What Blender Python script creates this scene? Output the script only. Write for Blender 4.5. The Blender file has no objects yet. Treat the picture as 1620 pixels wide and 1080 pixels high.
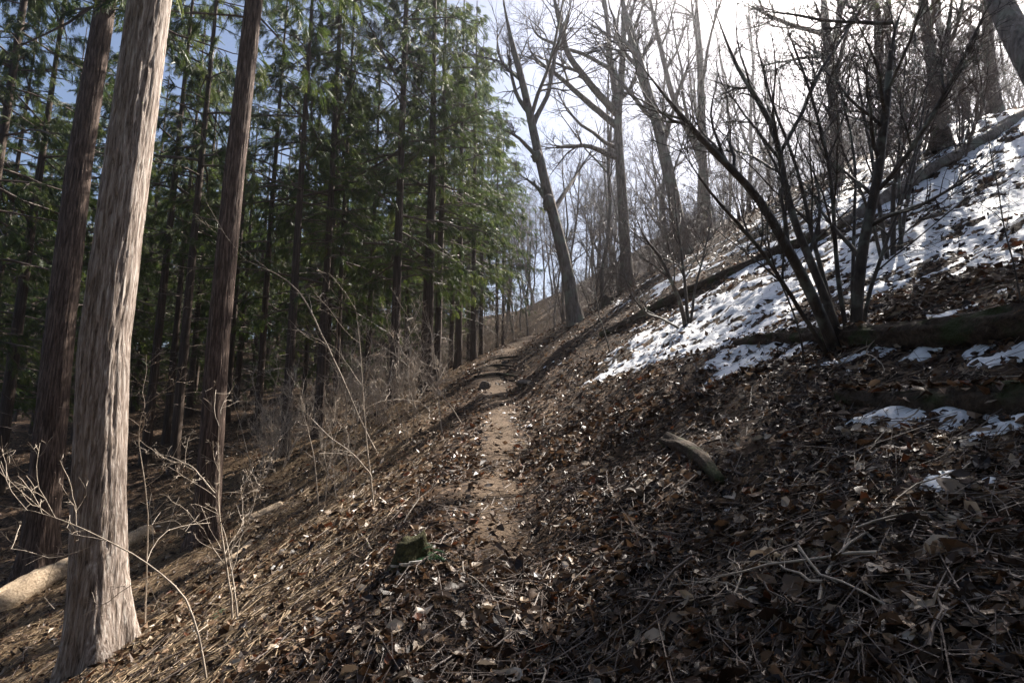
import bpy, math
import numpy as np
from mathutils import Vector

# ------------------------------------------------------------------ camera, sky, sun, exposure
SC = bpy.context.scene
COL = SC.collection
CAM_Z = 1.5
F_PX, CX, CY = 900.0, 810.0, 540.0            # focal length in pixels of the 1620 x 1080 photograph
PITCH = math.radians(9.33)
SUN_AZ, SUN_EL = math.radians(41.0), math.radians(45.0)   # azimuth clockwise from the view direction (+Y)

cam_d = bpy.data.cameras.new('camera')
cam_d.lens = 20.0
cam_d.sensor_width = 36.0
cam_d.clip_start = 0.05
cam_d.clip_end = 3000.0
cam = bpy.data.objects.new('camera', cam_d)
COL.objects.link(cam)
cam.location = (0, 0, CAM_Z)
cam.rotation_euler = (math.pi / 2 + PITCH, 0, 0)
SC.camera = cam

world = bpy.data.worlds.new('World')
SC.world = world
world.use_nodes = True
wn, wl = world.node_tree.nodes, world.node_tree.links
wn.clear()
sky = wn.new('ShaderNodeTexSky')
sky.sky_type = 'NISHITA'
sky.sun_disc = False
sky.sun_elevation = SUN_EL
sky.sun_rotation = SUN_AZ
sky.altitude = 600
sky.air_density = 1.0
sky.dust_density = 3.5
sky.ozone_density = 1.5
bg = wn.new('ShaderNodeBackground')
bg.inputs['Strength'].default_value = 0.05
wo = wn.new('ShaderNodeOutputWorld')
wl.new(sky.outputs[0], bg.inputs['Color'])
wl.new(bg.outputs[0], wo.inputs['Surface'])

sun_d = bpy.data.lights.new('sun', 'SUN')
sun_d.energy = 5.0
sun_d.angle = math.radians(0.55)
sun_d.color = (1.0, 0.93, 0.84)
sun = bpy.data.objects.new('sun', sun_d)
COL.objects.link(sun)
to_sun = Vector((math.sin(SUN_AZ) * math.cos(SUN_EL), math.cos(SUN_AZ) * math.cos(SUN_EL), math.sin(SUN_EL)))
sun.rotation_euler = to_sun.to_track_quat('Z', 'Y').to_euler()
sun.location = (20, 30, 40)

SC.view_settings.view_transform = 'Standard'
SC.view_settings.look = 'None'
SC.view_settings.gamma = 1.0
SC.view_settings.exposure = 1.8
SC.view_settings.use_curve_mapping = False
SC.render.engine = 'CYCLES'
SC.cycles.max_bounces = 6
SC.cycles.diffuse_bounces = 3
SC.cycles.glossy_bounces = 2
SC.cycles.transmission_bounces = 3
SC.cycles.transparent_max_bounces = 4

# ------------------------------------------------------------------ noise
def _hash(ix, iy, seed):
    h = (ix.astype(np.int64) * 374761393 + iy.astype(np.int64) * 668265263 + seed * 974711) & 0xffffffff
    h = ((h ^ (h >> 13)) * 1274126177) & 0xffffffff
    h = ((h ^ (h >> 16)) * 2246822519) & 0xffffffff
    return ((h ^ (h >> 15)) & 0xffffff) / float(0xffffff)

def vnoise(x, y, seed=0):
    x = np.asarray(x, float); y = np.asarray(y, float)
    ix, iy = np.floor(x), np.floor(y)
    fx, fy = x - ix, y - iy
    fx = fx * fx * fx * (fx * (fx * 6 - 15) + 10); fy = fy * fy * fy * (fy * (fy * 6 - 15) + 10)
    a = _hash(ix, iy, seed); b = _hash(ix + 1, iy, seed)
    c = _hash(ix, iy + 1, seed); d = _hash(ix + 1, iy + 1, seed)
    return (a * (1 - fx) + b * fx) * (1 - fy) + (c * (1 - fx) + d * fx) * fy

def fbm(x, y, seed=0, octv=4):
    t, amp, tot = 0.0, 1.0, 0.0
    c, s = math.cos(0.6), math.sin(0.6)
    for k in range(octv):
        t = t + amp * (vnoise(x, y, seed + k * 17) - 0.5)
        tot += amp
        amp *= 0.5
        x, y = (c * x - s * y) * 2.03 + 5.1, (s * x + c * y) * 2.03 + 1.7
    return t / tot * 2.0

def sstep(a, b, x):
    t = np.clip((x - a) / (b - a), 0, 1)
    return t * t * (3 - 2 * t)

# ------------------------------------------------------------------ pixel <-> place
def ray(px, py):
    X = (px - CX) / F_PX; Y = (CY - py) / F_PX
    return np.array([X, math.cos(PITCH) - Y * math.sin(PITCH), math.sin(PITCH) + Y * math.cos(PITCH)])

def at(px, py, d):
    """the point at forward distance d (metres along +Y) in the direction of a pixel"""
    r = ray(px, py)
    return np.array([0, 0, CAM_Z]) + r * (d / r[1])

# the trail: pixel and forward distance of points along it
TRAIL = [(745, 1080, 2.67), (750, 960, 3.36), (768, 850, 4.48), (788, 750, 6.4), (795, 690, 8.9), (792, 650, 10.9),
         (788, 620, 12.6), (774, 590, 15.5), (800, 558, 22.0), (838, 532, 30.0)]
_pts = np.array([at(*t) for t in TRAIL])
_ty = np.concatenate([[-400, -10, 0], _pts[:, 1], [38, 46, 62, 85, 140, 400]])
_tz = np.concatenate([[-22.0, -1.3, 0.03], _pts[:, 2], [8.3, 10.6, 17.5, 22.0, 26.0, 32.0]])
_tx = np.concatenate([[-6, -0.3, -0.1], _pts[:, 0], [3.2, 5.0, 6.0, 6.0, 6.0, 6.0]])
_fy = np.concatenate([np.linspace(-400, -10, 100, endpoint=False), np.linspace(-10, 100, 1101), np.linspace(101, 400, 150)])
def _smooth(v):
    z = np.interp(_fy, _ty, v)
    k = np.exp(-0.5 * (np.arange(-24, 25) / 8.0) ** 2); k /= k.sum()
    return np.convolve(np.pad(z, 24, mode='edge'), k, 'valid')
_FZ, _FX = _smooth(_tz), _smooth(_tx)

def trail_x(y): return np.interp(y, _fy, _FX)

def H(x, y, fine=True):
    x = np.asarray(x, float); y = np.asarray(y, float)
    u = x - trail_x(y)
    z = np.interp(y, _fy, _FZ)
    s = np.interp(y, [0, 8, 16, 30], [0.46, 0.50, 0.60, 0.60])
    ur = np.maximum(u - 0.22, 0)
    ur = np.where(ur < 0.3, ur * ur / 0.6, ur - 0.15)
    z = z + s * np.where(ur < 10, ur, 10 + 3.5 * (1 - np.exp(-np.maximum(ur - 10, 0) / 3.5))) + 0.06 * np.maximum(ur - 10, 0)
    ul = np.maximum(-u - 0.25, 0)
    ul = np.where(ul < 0.3, ul * ul / 0.6, ul - 0.15)
    z = z - 0.10 * ul - 0.36 * np.where(ul < 4.2, ul, 4.2 + 1.6 * (1 - np.exp(-np.maximum(ul - 4.2, 0) / 1.6)))
    on = sstep(0.15, 0.6, np.abs(u))
    z = z + 0.16 * fbm(x / 5.5, y / 5.5, 3, 2) * sstep(0.3, 2.5, np.abs(u))
    if fine:
        z = z + (0.035 + 0.075 * on) * fbm(x / 1.1, y / 1.1, 11, 3) + (0.012 + 0.022 * on) * fbm(x / 0.16, y / 0.16, 23, 2)
    return z

def Hs(x, y): return float(H(np.array([x]), np.array([y]))[0])

def ground_px(px, py, dmax=60.0):
    """where the line of sight of a pixel meets the ground"""
    r = ray(px, py); r = r / r[1]
    d = np.linspace(1.2, dmax, 6000)
    zz = CAM_Z + r[2] * d
    hit = np.nonzero(zz < H(r[0] * d, d, False))[0]
    i = hit[0] if len(hit) else len(d) - 1
    return np.array([r[0] * d[i], d[i], Hs(r[0] * d[i], d[i])])

# ------------------------------------------------------------------ mesh helpers
class Geo:
    def __init__(s):
        s.v, s.q, s.t, s.c, s.n = [], [], [], [], 0
    def add(s, V, Q=None, T=None, C=None):
        V = np.asarray(V, float).reshape(-1, 3)
        if Q is not None and len(Q): s.q.append(np.asarray(Q, np.int64).reshape(-1, 4) + s.n)
        if T is not None and len(T): s.t.append(np.asarray(T, np.int64).reshape(-1, 3) + s.n)
        s.v.append(V)
        if C is not None: s.c.append(np.asarray(C, float).reshape(-1, 4))
        s.n += len(V)
    def tubes(s, P, R, sides=5, cap=False):
        """P (m, n, 3) centre lines, R (m, n) radii"""
        P = np.asarray(P, float); R = np.asarray(R, float)
        m, n, _ = P.shape
        if m == 0: return
        T = np.gradient(P, axis=1)
        T /= np.linalg.norm(T, axis=2, keepdims=True) + 1e-9
        mean = P[:, -1] - P[:, 0]
        mean /= np.linalg.norm(mean, axis=1, keepdims=True) + 1e-9
        ref = np.where(np.abs(mean[:, 2:3]) > 0.75, np.array([[1.0, 0.13, 0]]), np.array([[0.0, 0.1, 1.0]]))
        N = np.cross(T, ref[:, None, :]); N /= np.linalg.norm(N, axis=2, keepdims=True) + 1e-9
        B = np.cross(T, N)
        a = np.arange(sides) * 2 * math.pi / sides
        ring = N[:, :, None, :] * np.cos(a)[None, None, :, None] + B[:, :, None, :] * np.sin(a)[None, None, :, None]
        V = P[:, :, None, :] + ring * R[:, :, None, None]
        i = np.arange(n - 1)[:, None]; k = np.arange(sides)[None, :]; k2 = (k + 1) % sides
        q = np.stack([i * sides + k, i * sides + k2, (i + 1) * sides + k2, (i + 1) * sides + k], -1).reshape(-1, 4)
        Q = (q[None] + (np.arange(m) * n * sides)[:, None, None]).reshape(-1, 4)
        s.add(V.reshape(-1, 3), Q)
    def mesh(s, name, mat=None, smooth=False):
        me = bpy.data.meshes.new(name)
        V = np.concatenate(s.v) if s.v else np.zeros((0, 3))
        q = np.concatenate(s.q) if s.q else np.zeros((0, 4), np.int64)
        t = np.concatenate(s.t) if s.t else np.zeros((0, 3), np.int64)
        me.vertices.add(len(V)); me.vertices.foreach_set('co', V.astype(np.float32).ravel())
        nl = len(q) * 4 + len(t) * 3
        me.loops.add(nl)
        me.loops.foreach_set('vertex_index', np.concatenate([q.ravel(), t.ravel()]).astype(np.int32))
        npoly = len(q) + len(t)
        me.polygons.add(npoly)
        st = np.concatenate([np.arange(len(q)) * 4, len(q) * 4 + np.arange(len(t)) * 3]).astype(np.int32)
        me.polygons.foreach_set('loop_start', st)
        me.polygons.foreach_set('use_smooth', np.full(npoly, smooth, bool))
        if s.c:
            at_ = me.color_attributes.new('col', 'FLOAT_COLOR', 'POINT')
            at_.data.foreach_set('color', np.concatenate(s.c).astype(np.float32).ravel())
        me.update(calc_edges=True)
        if mat is not None: me.materials.append(mat)
        return me

def obj(name, me, parent=None, loc=(0, 0, 0), **props):
    o = bpy.data.objects.new(name, me)
    COL.objects.link(o)
    o.location = loc
    if parent is not None: o.parent = parent
    for k, v in props.items():
        if v is not None: o[k] = v
    return o

def thing(name, label, cat, loc, group=None, rz=0.0, scale=1.0):
    o = obj(name, None, None, loc, label=label, category=cat, group=group)
    o.empty_display_size = 0.2
    o.rotation_euler = (0, 0, rz)
    o.scale = (scale,) * 3
    return o

def copy_tree(root, loc, rz, scale, label=None, group=None, tilt=(0, 0)):
    r = root.copy(); COL.objects.link(r)
    r.location = loc; r.rotation_euler = (tilt[0], tilt[1], rz); r.scale = (scale,) * 3
    if label: r['label'] = label
    if group: r['group'] = group
    for ch in root.children:
        c = ch.copy(); COL.objects.link(c); c.parent = r
    return r

# ------------------------------------------------------------------ materials
def material(name):
    m = bpy.data.materials.new(name); m.use_nodes = True
    nt = m.node_tree
    return m, nt.nodes, nt.links, nt.nodes['Principled BSDF'], nt.nodes['Material Output']

def ramp(n, stops):
    r = n.new('ShaderNodeValToRGB')
    e = r.color_ramp.elements
    e[0].position, e[0].color = stops[0][0], (*stops[0][1], 1)
    e[1].position, e[1].color = stops[-1][0], (*stops[-1][1], 1)
    for p, c in stops[1:-1]:
        k = e.new(p); k.color = (*c, 1)
    return r

def bark_mat(name, stops, sxy, sz, bump=0.6, rough=0.85, blotch=None):
    m, n, l, p, out = material(name)
    tc = n.new('ShaderNodeTexCoord')
    mp = n.new('ShaderNodeMapping'); mp.inputs['Scale'].default_value = (sxy, sxy, sz)
    l.new(tc.outputs['Object'], mp.inputs['Vector'])
    nz = n.new('ShaderNodeTexNoise'); nz.inputs['Scale'].default_value = 1.0; nz.inputs['Detail'].default_value = 5
    nz.inputs['Roughness'].default_value = 0.65; nz.inputs['Distortion'].default_value = 0.4
    l.new(mp.outputs[0], nz.inputs['Vector'])
    r = ramp(n, stops); l.new(nz.outputs['Fac'], r.inputs['Fac'])
    colr = r.outputs['Color']
    if blotch:
        n2 = n.new('ShaderNodeTexNoise'); n2.inputs['Scale'].default_value = blotch[1]; n2.inputs['Detail'].default_value = 4
        l.new(tc.outputs['Object'], n2.inputs['Vector'])
        r2 = ramp(n, [(0.52, (0, 0, 0)), (0.66, (1, 1, 1))]); l.new(n2.outputs['Fac'], r2.inputs['Fac'])
        mx = n.new('ShaderNodeMix'); mx.data_type = 'RGBA'
        l.new(r2.outputs['Color'], mx.inputs[0]); l.new(colr, mx.inputs[6]); mx.inputs[7].default_value = (*blotch[0], 1)
        colr = mx.outputs[2]
    l.new(colr, p.inputs['Base Color'])
    p.inputs['Roughness'].default_value = rough
    p.inputs['Specular IOR Level'].default_value = 0.25
    b = n.new('ShaderNodeBump'); b.inputs['Strength'].default_value = bump; b.inputs['Distance'].default_value = 0.03
    l.new(nz.outputs['Fac'], b.inputs['Height']); l.new(b.outputs[0], p.inputs['Normal'])
    return m

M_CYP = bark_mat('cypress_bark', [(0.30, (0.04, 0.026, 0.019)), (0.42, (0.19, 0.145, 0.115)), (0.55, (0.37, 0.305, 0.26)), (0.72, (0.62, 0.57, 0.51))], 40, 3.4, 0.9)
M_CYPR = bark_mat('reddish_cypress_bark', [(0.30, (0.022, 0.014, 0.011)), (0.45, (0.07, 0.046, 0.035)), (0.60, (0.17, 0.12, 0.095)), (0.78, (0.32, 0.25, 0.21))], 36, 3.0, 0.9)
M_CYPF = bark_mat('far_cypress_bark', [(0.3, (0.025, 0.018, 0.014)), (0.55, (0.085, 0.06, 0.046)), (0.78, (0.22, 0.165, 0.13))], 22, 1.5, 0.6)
M_OAK = bark_mat('oak_bark', [(0.3, (0.06, 0.048, 0.04)), (0.5, (0.17, 0.138, 0.114)), (0.75, (0.33, 0.285, 0.245))], 14, 3.0, 0.8, blotch=((0.20, 0.21, 0.16), 2.2))
M_TWIG = bark_mat('twig_bark', [(0.3, (0.06, 0.046, 0.038)), (0.7, (0.20, 0.155, 0.13))], 20, 20, 0.2, 0.6)
M_PALE = bark_mat('pale_twig_bark', [(0.3, (0.22, 0.175, 0.135)), (0.7, (0.52, 0.44, 0.35))], 18, 18, 0.2, 0.6)
M_STRAW = bark_mat('dry_needles', [(0.3, (0.09, 0.056, 0.030)), (0.7, (0.38, 0.28, 0.17))], 9, 9, 0.1, 0.6)
M_SHRUB = bark_mat('shrub_bark', [(0.3, (0.028, 0.022, 0.019)), (0.7, (0.11, 0.088, 0.072))], 16, 6, 0.5, 0.65, blotch=((0.17, 0.18, 0.15), 5))
M_LOG = bark_mat('rotten_log_bark', [(0.3, (0.02, 0.014, 0.01)), (0.6, (0.085, 0.06, 0.042)), (0.8, (0.19, 0.14, 0.10))], 24, 24, 1.0, 0.9, blotch=((0.05, 0.06, 0.025), 4))
M_DEBARK = bark_mat('debarked_wood', [(0.3, (0.22, 0.16, 0.10)), (0.55, (0.42, 0.32, 0.22)), (0.8, (0.56, 0.46, 0.34))], 26, 26, 1.0, 0.75)
M_MOSS = bark_mat('mossy_wood', [(0.35, (0.03, 0.028, 0.014)), (0.6, (0.075, 0.07, 0.03)), (0.8, (0.14, 0.12, 0.06))], 30, 30, 0.9, 0.95)
M_STONE = bark_mat('trail_stone', [(0.3, (0.06, 0.048, 0.04)), (0.7, (0.2, 0.165, 0.135))], 14, 14, 0.8, 0.9)

def leafy(name, stops, rough, trans, use_attr=False, spec=0.4, rand_obj=False):
    m, n, l, p, out = material(name)
    if use_attr:
        a = n.new('ShaderNodeAttribute'); a.attribute_name = 'col'
        c = a.outputs['Color']
    else:
        if rand_obj:
            src = n.new('ShaderNodeObjectInfo').outputs['Random']
        else:
            tc = n.new('ShaderNodeTexCoord')
            nz = n.new('ShaderNodeTexNoise'); nz.inputs['Scale'].default_value = 0.9; nz.inputs['Detail'].default_value = 6; nz.inputs['Roughness'].default_value = 0.75
            l.new(tc.outputs['Object'], nz.inputs['Vector'])
            src = nz.outputs['Fac']
        r = ramp(n, stops); l.new(src, r.inputs['Fac'])
        c = r.outputs['Color']
    l.new(c, p.inputs['Base Color'])
    p.inputs['Roughness'].default_value = rough
    p.inputs['Specular IOR Level'].default_value = spec
    tr = n.new('ShaderNodeBsdfTranslucent'); l.new(c, tr.inputs['Color'])
    mx = n.new('ShaderNodeMixShader'); mx.inputs[0].default_value = trans
    l.new(p.outputs[0], mx.inputs[1]); l.new(tr.outputs[0], mx.inputs[2]); l.new(mx.outputs[0], out.inputs['Surface'])
    return m

M_FOL = leafy('cypress_foliage', [(0.36, (0.022, 0.042, 0.012)), (0.5, (0.065, 0.098, 0.022)), (0.64, (0.17, 0.195, 0.045))], 0.45, 0.5, spec=0.5)
M_LITTER = leafy('fallen_leaves', None, 0.42, 0.2, use_attr=True, spec=0.3)
M_LEAF = leafy('large_fallen_leaf', [(0.0, (0.05, 0.030, 0.018)), (0.4, (0.13, 0.082, 0.050)), (0.75, (0.27, 0.195, 0.13)), (1.0, (0.5, 0.42, 0.33))], 0.5, 0.15, rand_obj=True, spec=0.3)
M_FERN = leafy('seedling_green', [(0.3, (0.03, 0.08, 0.03)), (0.7, (0.10, 0.19, 0.10))], 0.5, 0.3)

def ground_mat():
    m, n, l, p, out = material('forest_floor')
    tc = n.new('ShaderNodeTexCoord')
    a = n.new('ShaderNodeAttribute'); a.attribute_name = 'col'
    sep = n.new('ShaderNodeSeparateColor'); l.new(a.outputs['Color'], sep.inputs[0])
    v = n.new('ShaderNodeTexVoronoi'); v.inputs['Scale'].default_value = 16; v.inputs['Randomness'].default_value = 1
    nzw = n.new('ShaderNodeTexNoise'); nzw.inputs['Scale'].default_value = 9; nzw.inputs['Detail'].default_value = 3
    l.new(tc.outputs['Object'], nzw.inputs['Vector'])
    mixv = n.new('ShaderNodeMix'); mixv.data_type = 'VECTOR'; mixv.inputs[0].default_value = 0.25
    l.new(tc.outputs['Object'], mixv.inputs[4]); l.new(nzw.outputs['Color'], mixv.inputs[5])
    l.new(mixv.outputs[1], v.inputs['Vector'])
    sc = n.new('ShaderNodeSeparateColor'); l.new(v.outputs['Color'], sc.inputs[0])
    r = ramp(n, [(0.0, (0.014, 0.009, 0.006)), (0.45, (0.042, 0.026, 0.017)), (0.8, (0.10, 0.062, 0.038)), (1.0, (0.22, 0.155, 0.105))])
    l.new(sc.outputs[0], r.inputs['Fac'])
    n2 = n.new('ShaderNodeTexNoise'); n2.inputs['Scale'].default_value = 30; n2.inputs['Detail'].default_value = 6; n2.inputs['Roughness'].default_value = 0.7
    l.new(tc.outputs['Object'], n2.inputs['Vector'])
    r2 = ramp(n, [(0.3, (0.035, 0.023, 0.015)), (0.55, (0.125, 0.086, 0.056)), (0.75, (0.25, 0.185, 0.125))]); l.new(n2.outputs['Fac'], r2.inputs['Fac'])
    mx = n.new('ShaderNodeMix'); mx.data_type = 'RGBA'
    l.new(sep.outputs[0], mx.inputs[0]); l.new(r.outputs['Color'], mx.inputs[6]); l.new(r2.outputs['Color'], mx.inputs[7])
    r3 = ramp(n, [(0.32, (0.035, 0.023, 0.014)), (0.52, (0.14, 0.092, 0.052)), (0.72, (0.30, 0.22, 0.13))]); l.new(n2.outputs['Fac'], r3.inputs['Fac'])
    mx3 = n.new('ShaderNodeMix'); mx3.data_type = 'RGBA'
    l.new(sep.outputs[1], mx3.inputs[0]); l.new(mx.outputs[2], mx3.inputs[6]); l.new(r3.outputs['Color'], mx3.inputs[7])
    l.new(mx3.outputs[2], p.inputs['Base Color'])
    p.inputs['Roughness'].default_value = 0.8
    p.inputs['Specular IOR Level'].default_value = 0.1
    b = n.new('ShaderNodeBump'); b.inputs['Strength'].default_value = 0.8; b.inputs['Distance'].default_value = 0.03
    l.new(n2.outputs['Fac'], b.inputs['Height'])
    b2 = n.new('ShaderNodeBump'); b2.inputs['Strength'].default_value = 0.5; b2.inputs['Distance'].default_value = 0.03
    l.new(sc.outputs[1], b2.inputs['Height']); l.new(b.outputs[0], b2.inputs['Normal'])
    l.new(b2.outputs[0], p.inputs['Normal'])
    return m
M_GROUND = ground_mat()

def snow_mat():
    m, n, l, p, out = material('old_snow')
    tc = n.new('ShaderNodeTexCoord')
    nz = n.new('ShaderNodeTexNoise'); nz.inputs['Scale'].default_value = 14; nz.inputs['Detail'].default_value = 5
    l.new(tc.outputs['Object'], nz.inputs['Vector'])
    r = ramp(n, [(0.3, (0.66, 0.67, 0.70)), (0.6, (0.86, 0.87, 0.89))]); l.new(nz.outputs['Fac'], r.inputs['Fac'])
    l.new(r.outputs['Color'], p.inputs['Base Color'])
    p.inputs['Roughness'].default_value = 0.55
    b = n.new('ShaderNodeBump'); b.inputs['Strength'].default_value = 0.6; b.inputs['Distance'].default_value = 0.02
    l.new(nz.outputs['Fac'], b.inputs['Height']); l.new(b.outputs[0], p.inputs['Normal'])
    return m
M_SNOW = snow_mat()

def plain(name, c, rough=0.6):
    m, n, l, p, out = material(name)
    tc = n.new('ShaderNodeTexCoord'); nz = n.new('ShaderNodeTexNoise'); nz.inputs['Scale'].default_value = 40
    l.new(tc.outputs['Object'], nz.inputs['Vector'])
    r = ramp(n, [(0.3, tuple(0.7 * k for k in c)), (0.7, c)]); l.new(nz.outputs['Fac'], r.inputs['Fac'])
    l.new(r.outputs['Color'], p.inputs['Base Color']); p.inputs['Roughness'].default_value = rough
    return m
M_FUNGUS = plain('shelf_fungus', (0.72, 0.69, 0.64))

# ------------------------------------------------------------------ ground
def polar_grid(az, r):
    A, R = np.meshgrid(az, r, indexing='ij')
    return R * np.sin(A), R * np.cos(A)

def grid_quads(na, nr, wrap=False):
    i = np.arange(na if wrap else na - 1)[:, None]; j = np.arange(nr - 1)[None, :]
    i2 = (i + 1) % na
    return np.stack([i * nr + j, i * nr + j + 1, i2 * nr + j + 1, i2 * nr + j], -1).reshape(-1, 4)

az = np.radians(np.concatenate([np.arange(-56, 56, 0.3), np.linspace(56, 304, 64, endpoint=False)]))
rr = np.concatenate([[0.02], np.geomspace(0.4, 2.0, 18, endpoint=False), np.geomspace(2.0, 45, 235, endpoint=False), np.geomspace(45, 900, 50)])
gx, gy = polar_grid(az, rr)
gz = H(gx, gy)
u_ = np.abs(gx - trail_x(gy))
pathw = np.clip(sstep(0.33, 0.10, u_ + 0.26 * fbm(gx / 0.5, gy / 0.5, 41, 3)), 0, 1) * sstep(40, 26, gy) * sstep(-2, 1, gy)
pathw = pathw * np.interp(gy, [2.5, 5.0], [0.4, 1.0])
straw = np.clip(sstep(-0.7, -2.4, gx - trail_x(gy)) * sstep(-9.5, -5.5, gx - trail_x(gy)) * (0.75 + 0.9 * fbm(gx / 0.6, gy / 0.6, 61, 3)), 0, 1)
g = Geo()
g.add(np.stack([gx, gy, gz], -1).reshape(-1, 3), grid_quads(len(az), len(rr), True),
      C=np.stack([pathw, straw, pathw, np.ones_like(pathw)], -1).reshape(-1, 4))
ground = obj('ground', g.mesh('ground', M_GROUND, True), kind='structure', label='steep leaf covered forest hillside crossed by a narrow dirt trail')

# ------------------------------------------------------------------ snow
SNOW_PTS = [(1000, 555, .8), (1040, 575, .9), (930, 556, .35), (1060, 530, 1), (1110, 540, 1), (1150, 520, 1), (1100, 500, .9), (1020, 530, .7),
            (1180, 480, 1), (1220, 500, .8), (1230, 450, .9), (1290, 440, .8), (1180, 440, .6), (1280, 410, .8), (1150, 420, .2), (1060, 470, .2),
            (1120, 420, .6), (1040, 450, .5), (1200, 380, .6), (1290, 350, .6), (1210, 556, 1.1), (1170, 566, .9), (1260, 556, .7),
            (1350, 420, .7), (1400, 400, .9), (1430, 390, .9), (1450, 350, .6), (1390, 455, .5), (1440, 440, .5), (1500, 330, .9), (1480, 300, .9),
            (1540, 300, .95), (1600, 260, .95), (1590, 220, .95), (1610, 300, .8), (1550, 360, .8), (1600, 350, .8), (1510, 270, .9), (1540, 420, .5), (1600, 400, .65),
            (1480, 240, .8), (1550, 215, .7), (1470, 440, .1), (1500, 460, -.2), (1590, 440, .1), (1400, 470, 0), (1330, 480, .3), (1330, 440, .6),
            (1380, 549, .75), (1440, 552, .8), (1500, 549, .8), (1560, 546, .8), (1610, 540, .75), (1400, 575, -.3), (1500, 580, -.5), (1600, 575, -.5),
            (1310, 590, .1), (1400, 640, .6), (1450, 643, .75), (1510, 650, .7), (1560, 655, .5), (1360, 636, .5), (1530, 665, .6), (1450, 680, -.5), (1550, 700, -.4), (1350, 670, -.5),
            (1545, 913, .85), (1575, 922, .75), (1500, 745, .2), (1490, 740, .3), (1520, 880, -.5), (1560, 960, -.5), (1480, 900, -.5), (1610, 900, -.3), (1130, 820, .0),
            (1100, 590, -.1), (1000, 600, -.5), (900, 590, -.6), (1200, 600, -.3), (1280, 620, -.4), (860, 560, -.6), (880, 540, -.5), (960, 520, -.1), (1250, 700, -.6), (1100, 700, -.7), (900, 700, -.8),
            (1400, 800, -.7), (1200, 850, -.7), (1600, 800, -.5), (1000, 850, -.8), (820, 480, .4), (600, 700, -.9), (700, 600, -.9), (790, 560, -.9), (840, 500, -.2), (1330, 560, .3), (1290, 575, .0)]
sp_w = np.array([ground_px(a, b)[:2] for a, b, _ in SNOW_PTS])
sp_v = np.array([c for _, _, c in SNOW_PTS])
sp_l = np.stack([np.arctan2(sp_w[:, 0], sp_w[:, 1]), np.log(np.hypot(sp_w[:, 0], sp_w[:, 1]))], -1)
def snow_amount(x, y):
    la = np.arctan2(x, y); lr = np.log(np.hypot(x, y))
    num = np.full(la.shape, -0.8e-5); den = np.full(la.shape, 1e-5)
    for (a, b), v in zip(sp_l, sp_v):
        w = np.exp(-((la - a) ** 2 + (lr - b) ** 2 * 0.8) / (2 * 0.030 ** 2)) + 1e-4 * np.exp(-((la - a) ** 2 + (lr - b) ** 2) / (2 * 0.10 ** 2))
        num += w * v; den += w
    dens = num / den
    # patches follow the small hollows and terraces along the slope
    c = fbm((x * 0.86 - y * 0.5) / 0.5, (x * 0.5 + y * 0.86) / 0.20, 77, 4) * 1.25 + 1.0 * fbm(x / 0.15, y / 0.09, 91, 3) + 0.35 * fbm(x / 1.6, y / 1.6, 5, 2)
    return np.minimum(dens, 0.92) - 0.67 + c * 0.80
saz = np.radians(np.arange(-3, 50, 0.12)); sr = np.geomspace(3.2, 46, 470)
sx, sy = polar_grid(saz, sr)
sm = snow_amount(sx, sy)
sz = H(sx, sy) + np.clip(sm, -0.2, 0.4) * 0.07
sq = grid_quads(len(saz), len(sr))
keep = (sm.ravel()[sq] > 0.0).any(1) & (sm.ravel()[sq] > -0.3).all(1)
sq = sq[keep]
used, inv = np.unique(sq, return_inverse=True)
g = Geo(); g.add(np.stack([sx, sy, sz], -1).reshape(-1, 3)[used], inv.reshape(-1, 4))
obj('snow', g.mesh('snow', M_SNOW, True), kind='stuff', label='patchy melting snow lying among dead leaves on the slope', category='snow')

# ------------------------------------------------------------------ leaf litter
rng = np.random.default_rng(7)
def normals_at(x, y):
    e = 0.05
    nx = -(H(x + e, y) - H(x - e, y)) / (2 * e); ny = -(H(x, y + e) - H(x, y - e)) / (2 * e)
    n = np.stack([nx, ny, np.ones_like(nx)], -1)
    return n / np.linalg.norm(n, axis=1, keepdims=True)

def leaf_template(kind):
    """outline vertices of a curled leaf, unit length along X, midrib folded"""
    if kind == 'near':
        xs = [0.0, 0.30, 0.68, 1.0]; w = [0.02, 0.27, 0.24, 0.0]
    else:
        xs = [0.0, 0.42, 1.0]; w = [0.03, 0.30, 0.0]
    V, Tt = [], []
    for x, k in zip(xs, w):
        V += [(x - .5, -k, 0), (x - .5, 0, 0), (x - .5, k, 0)]
    n = len(xs)
    for i in range(n - 1):
        a = i * 3; b = a + 3
        for s in (0, 1):
            if i == n - 2: Tt.append((a + s, b + 1, a + s + 1))
            else: Tt += [(a + s, b + s, b + s + 1), (a + s, b + s + 1, a + s + 1)]
    return np.array(V), np.array(Tt)

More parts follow.
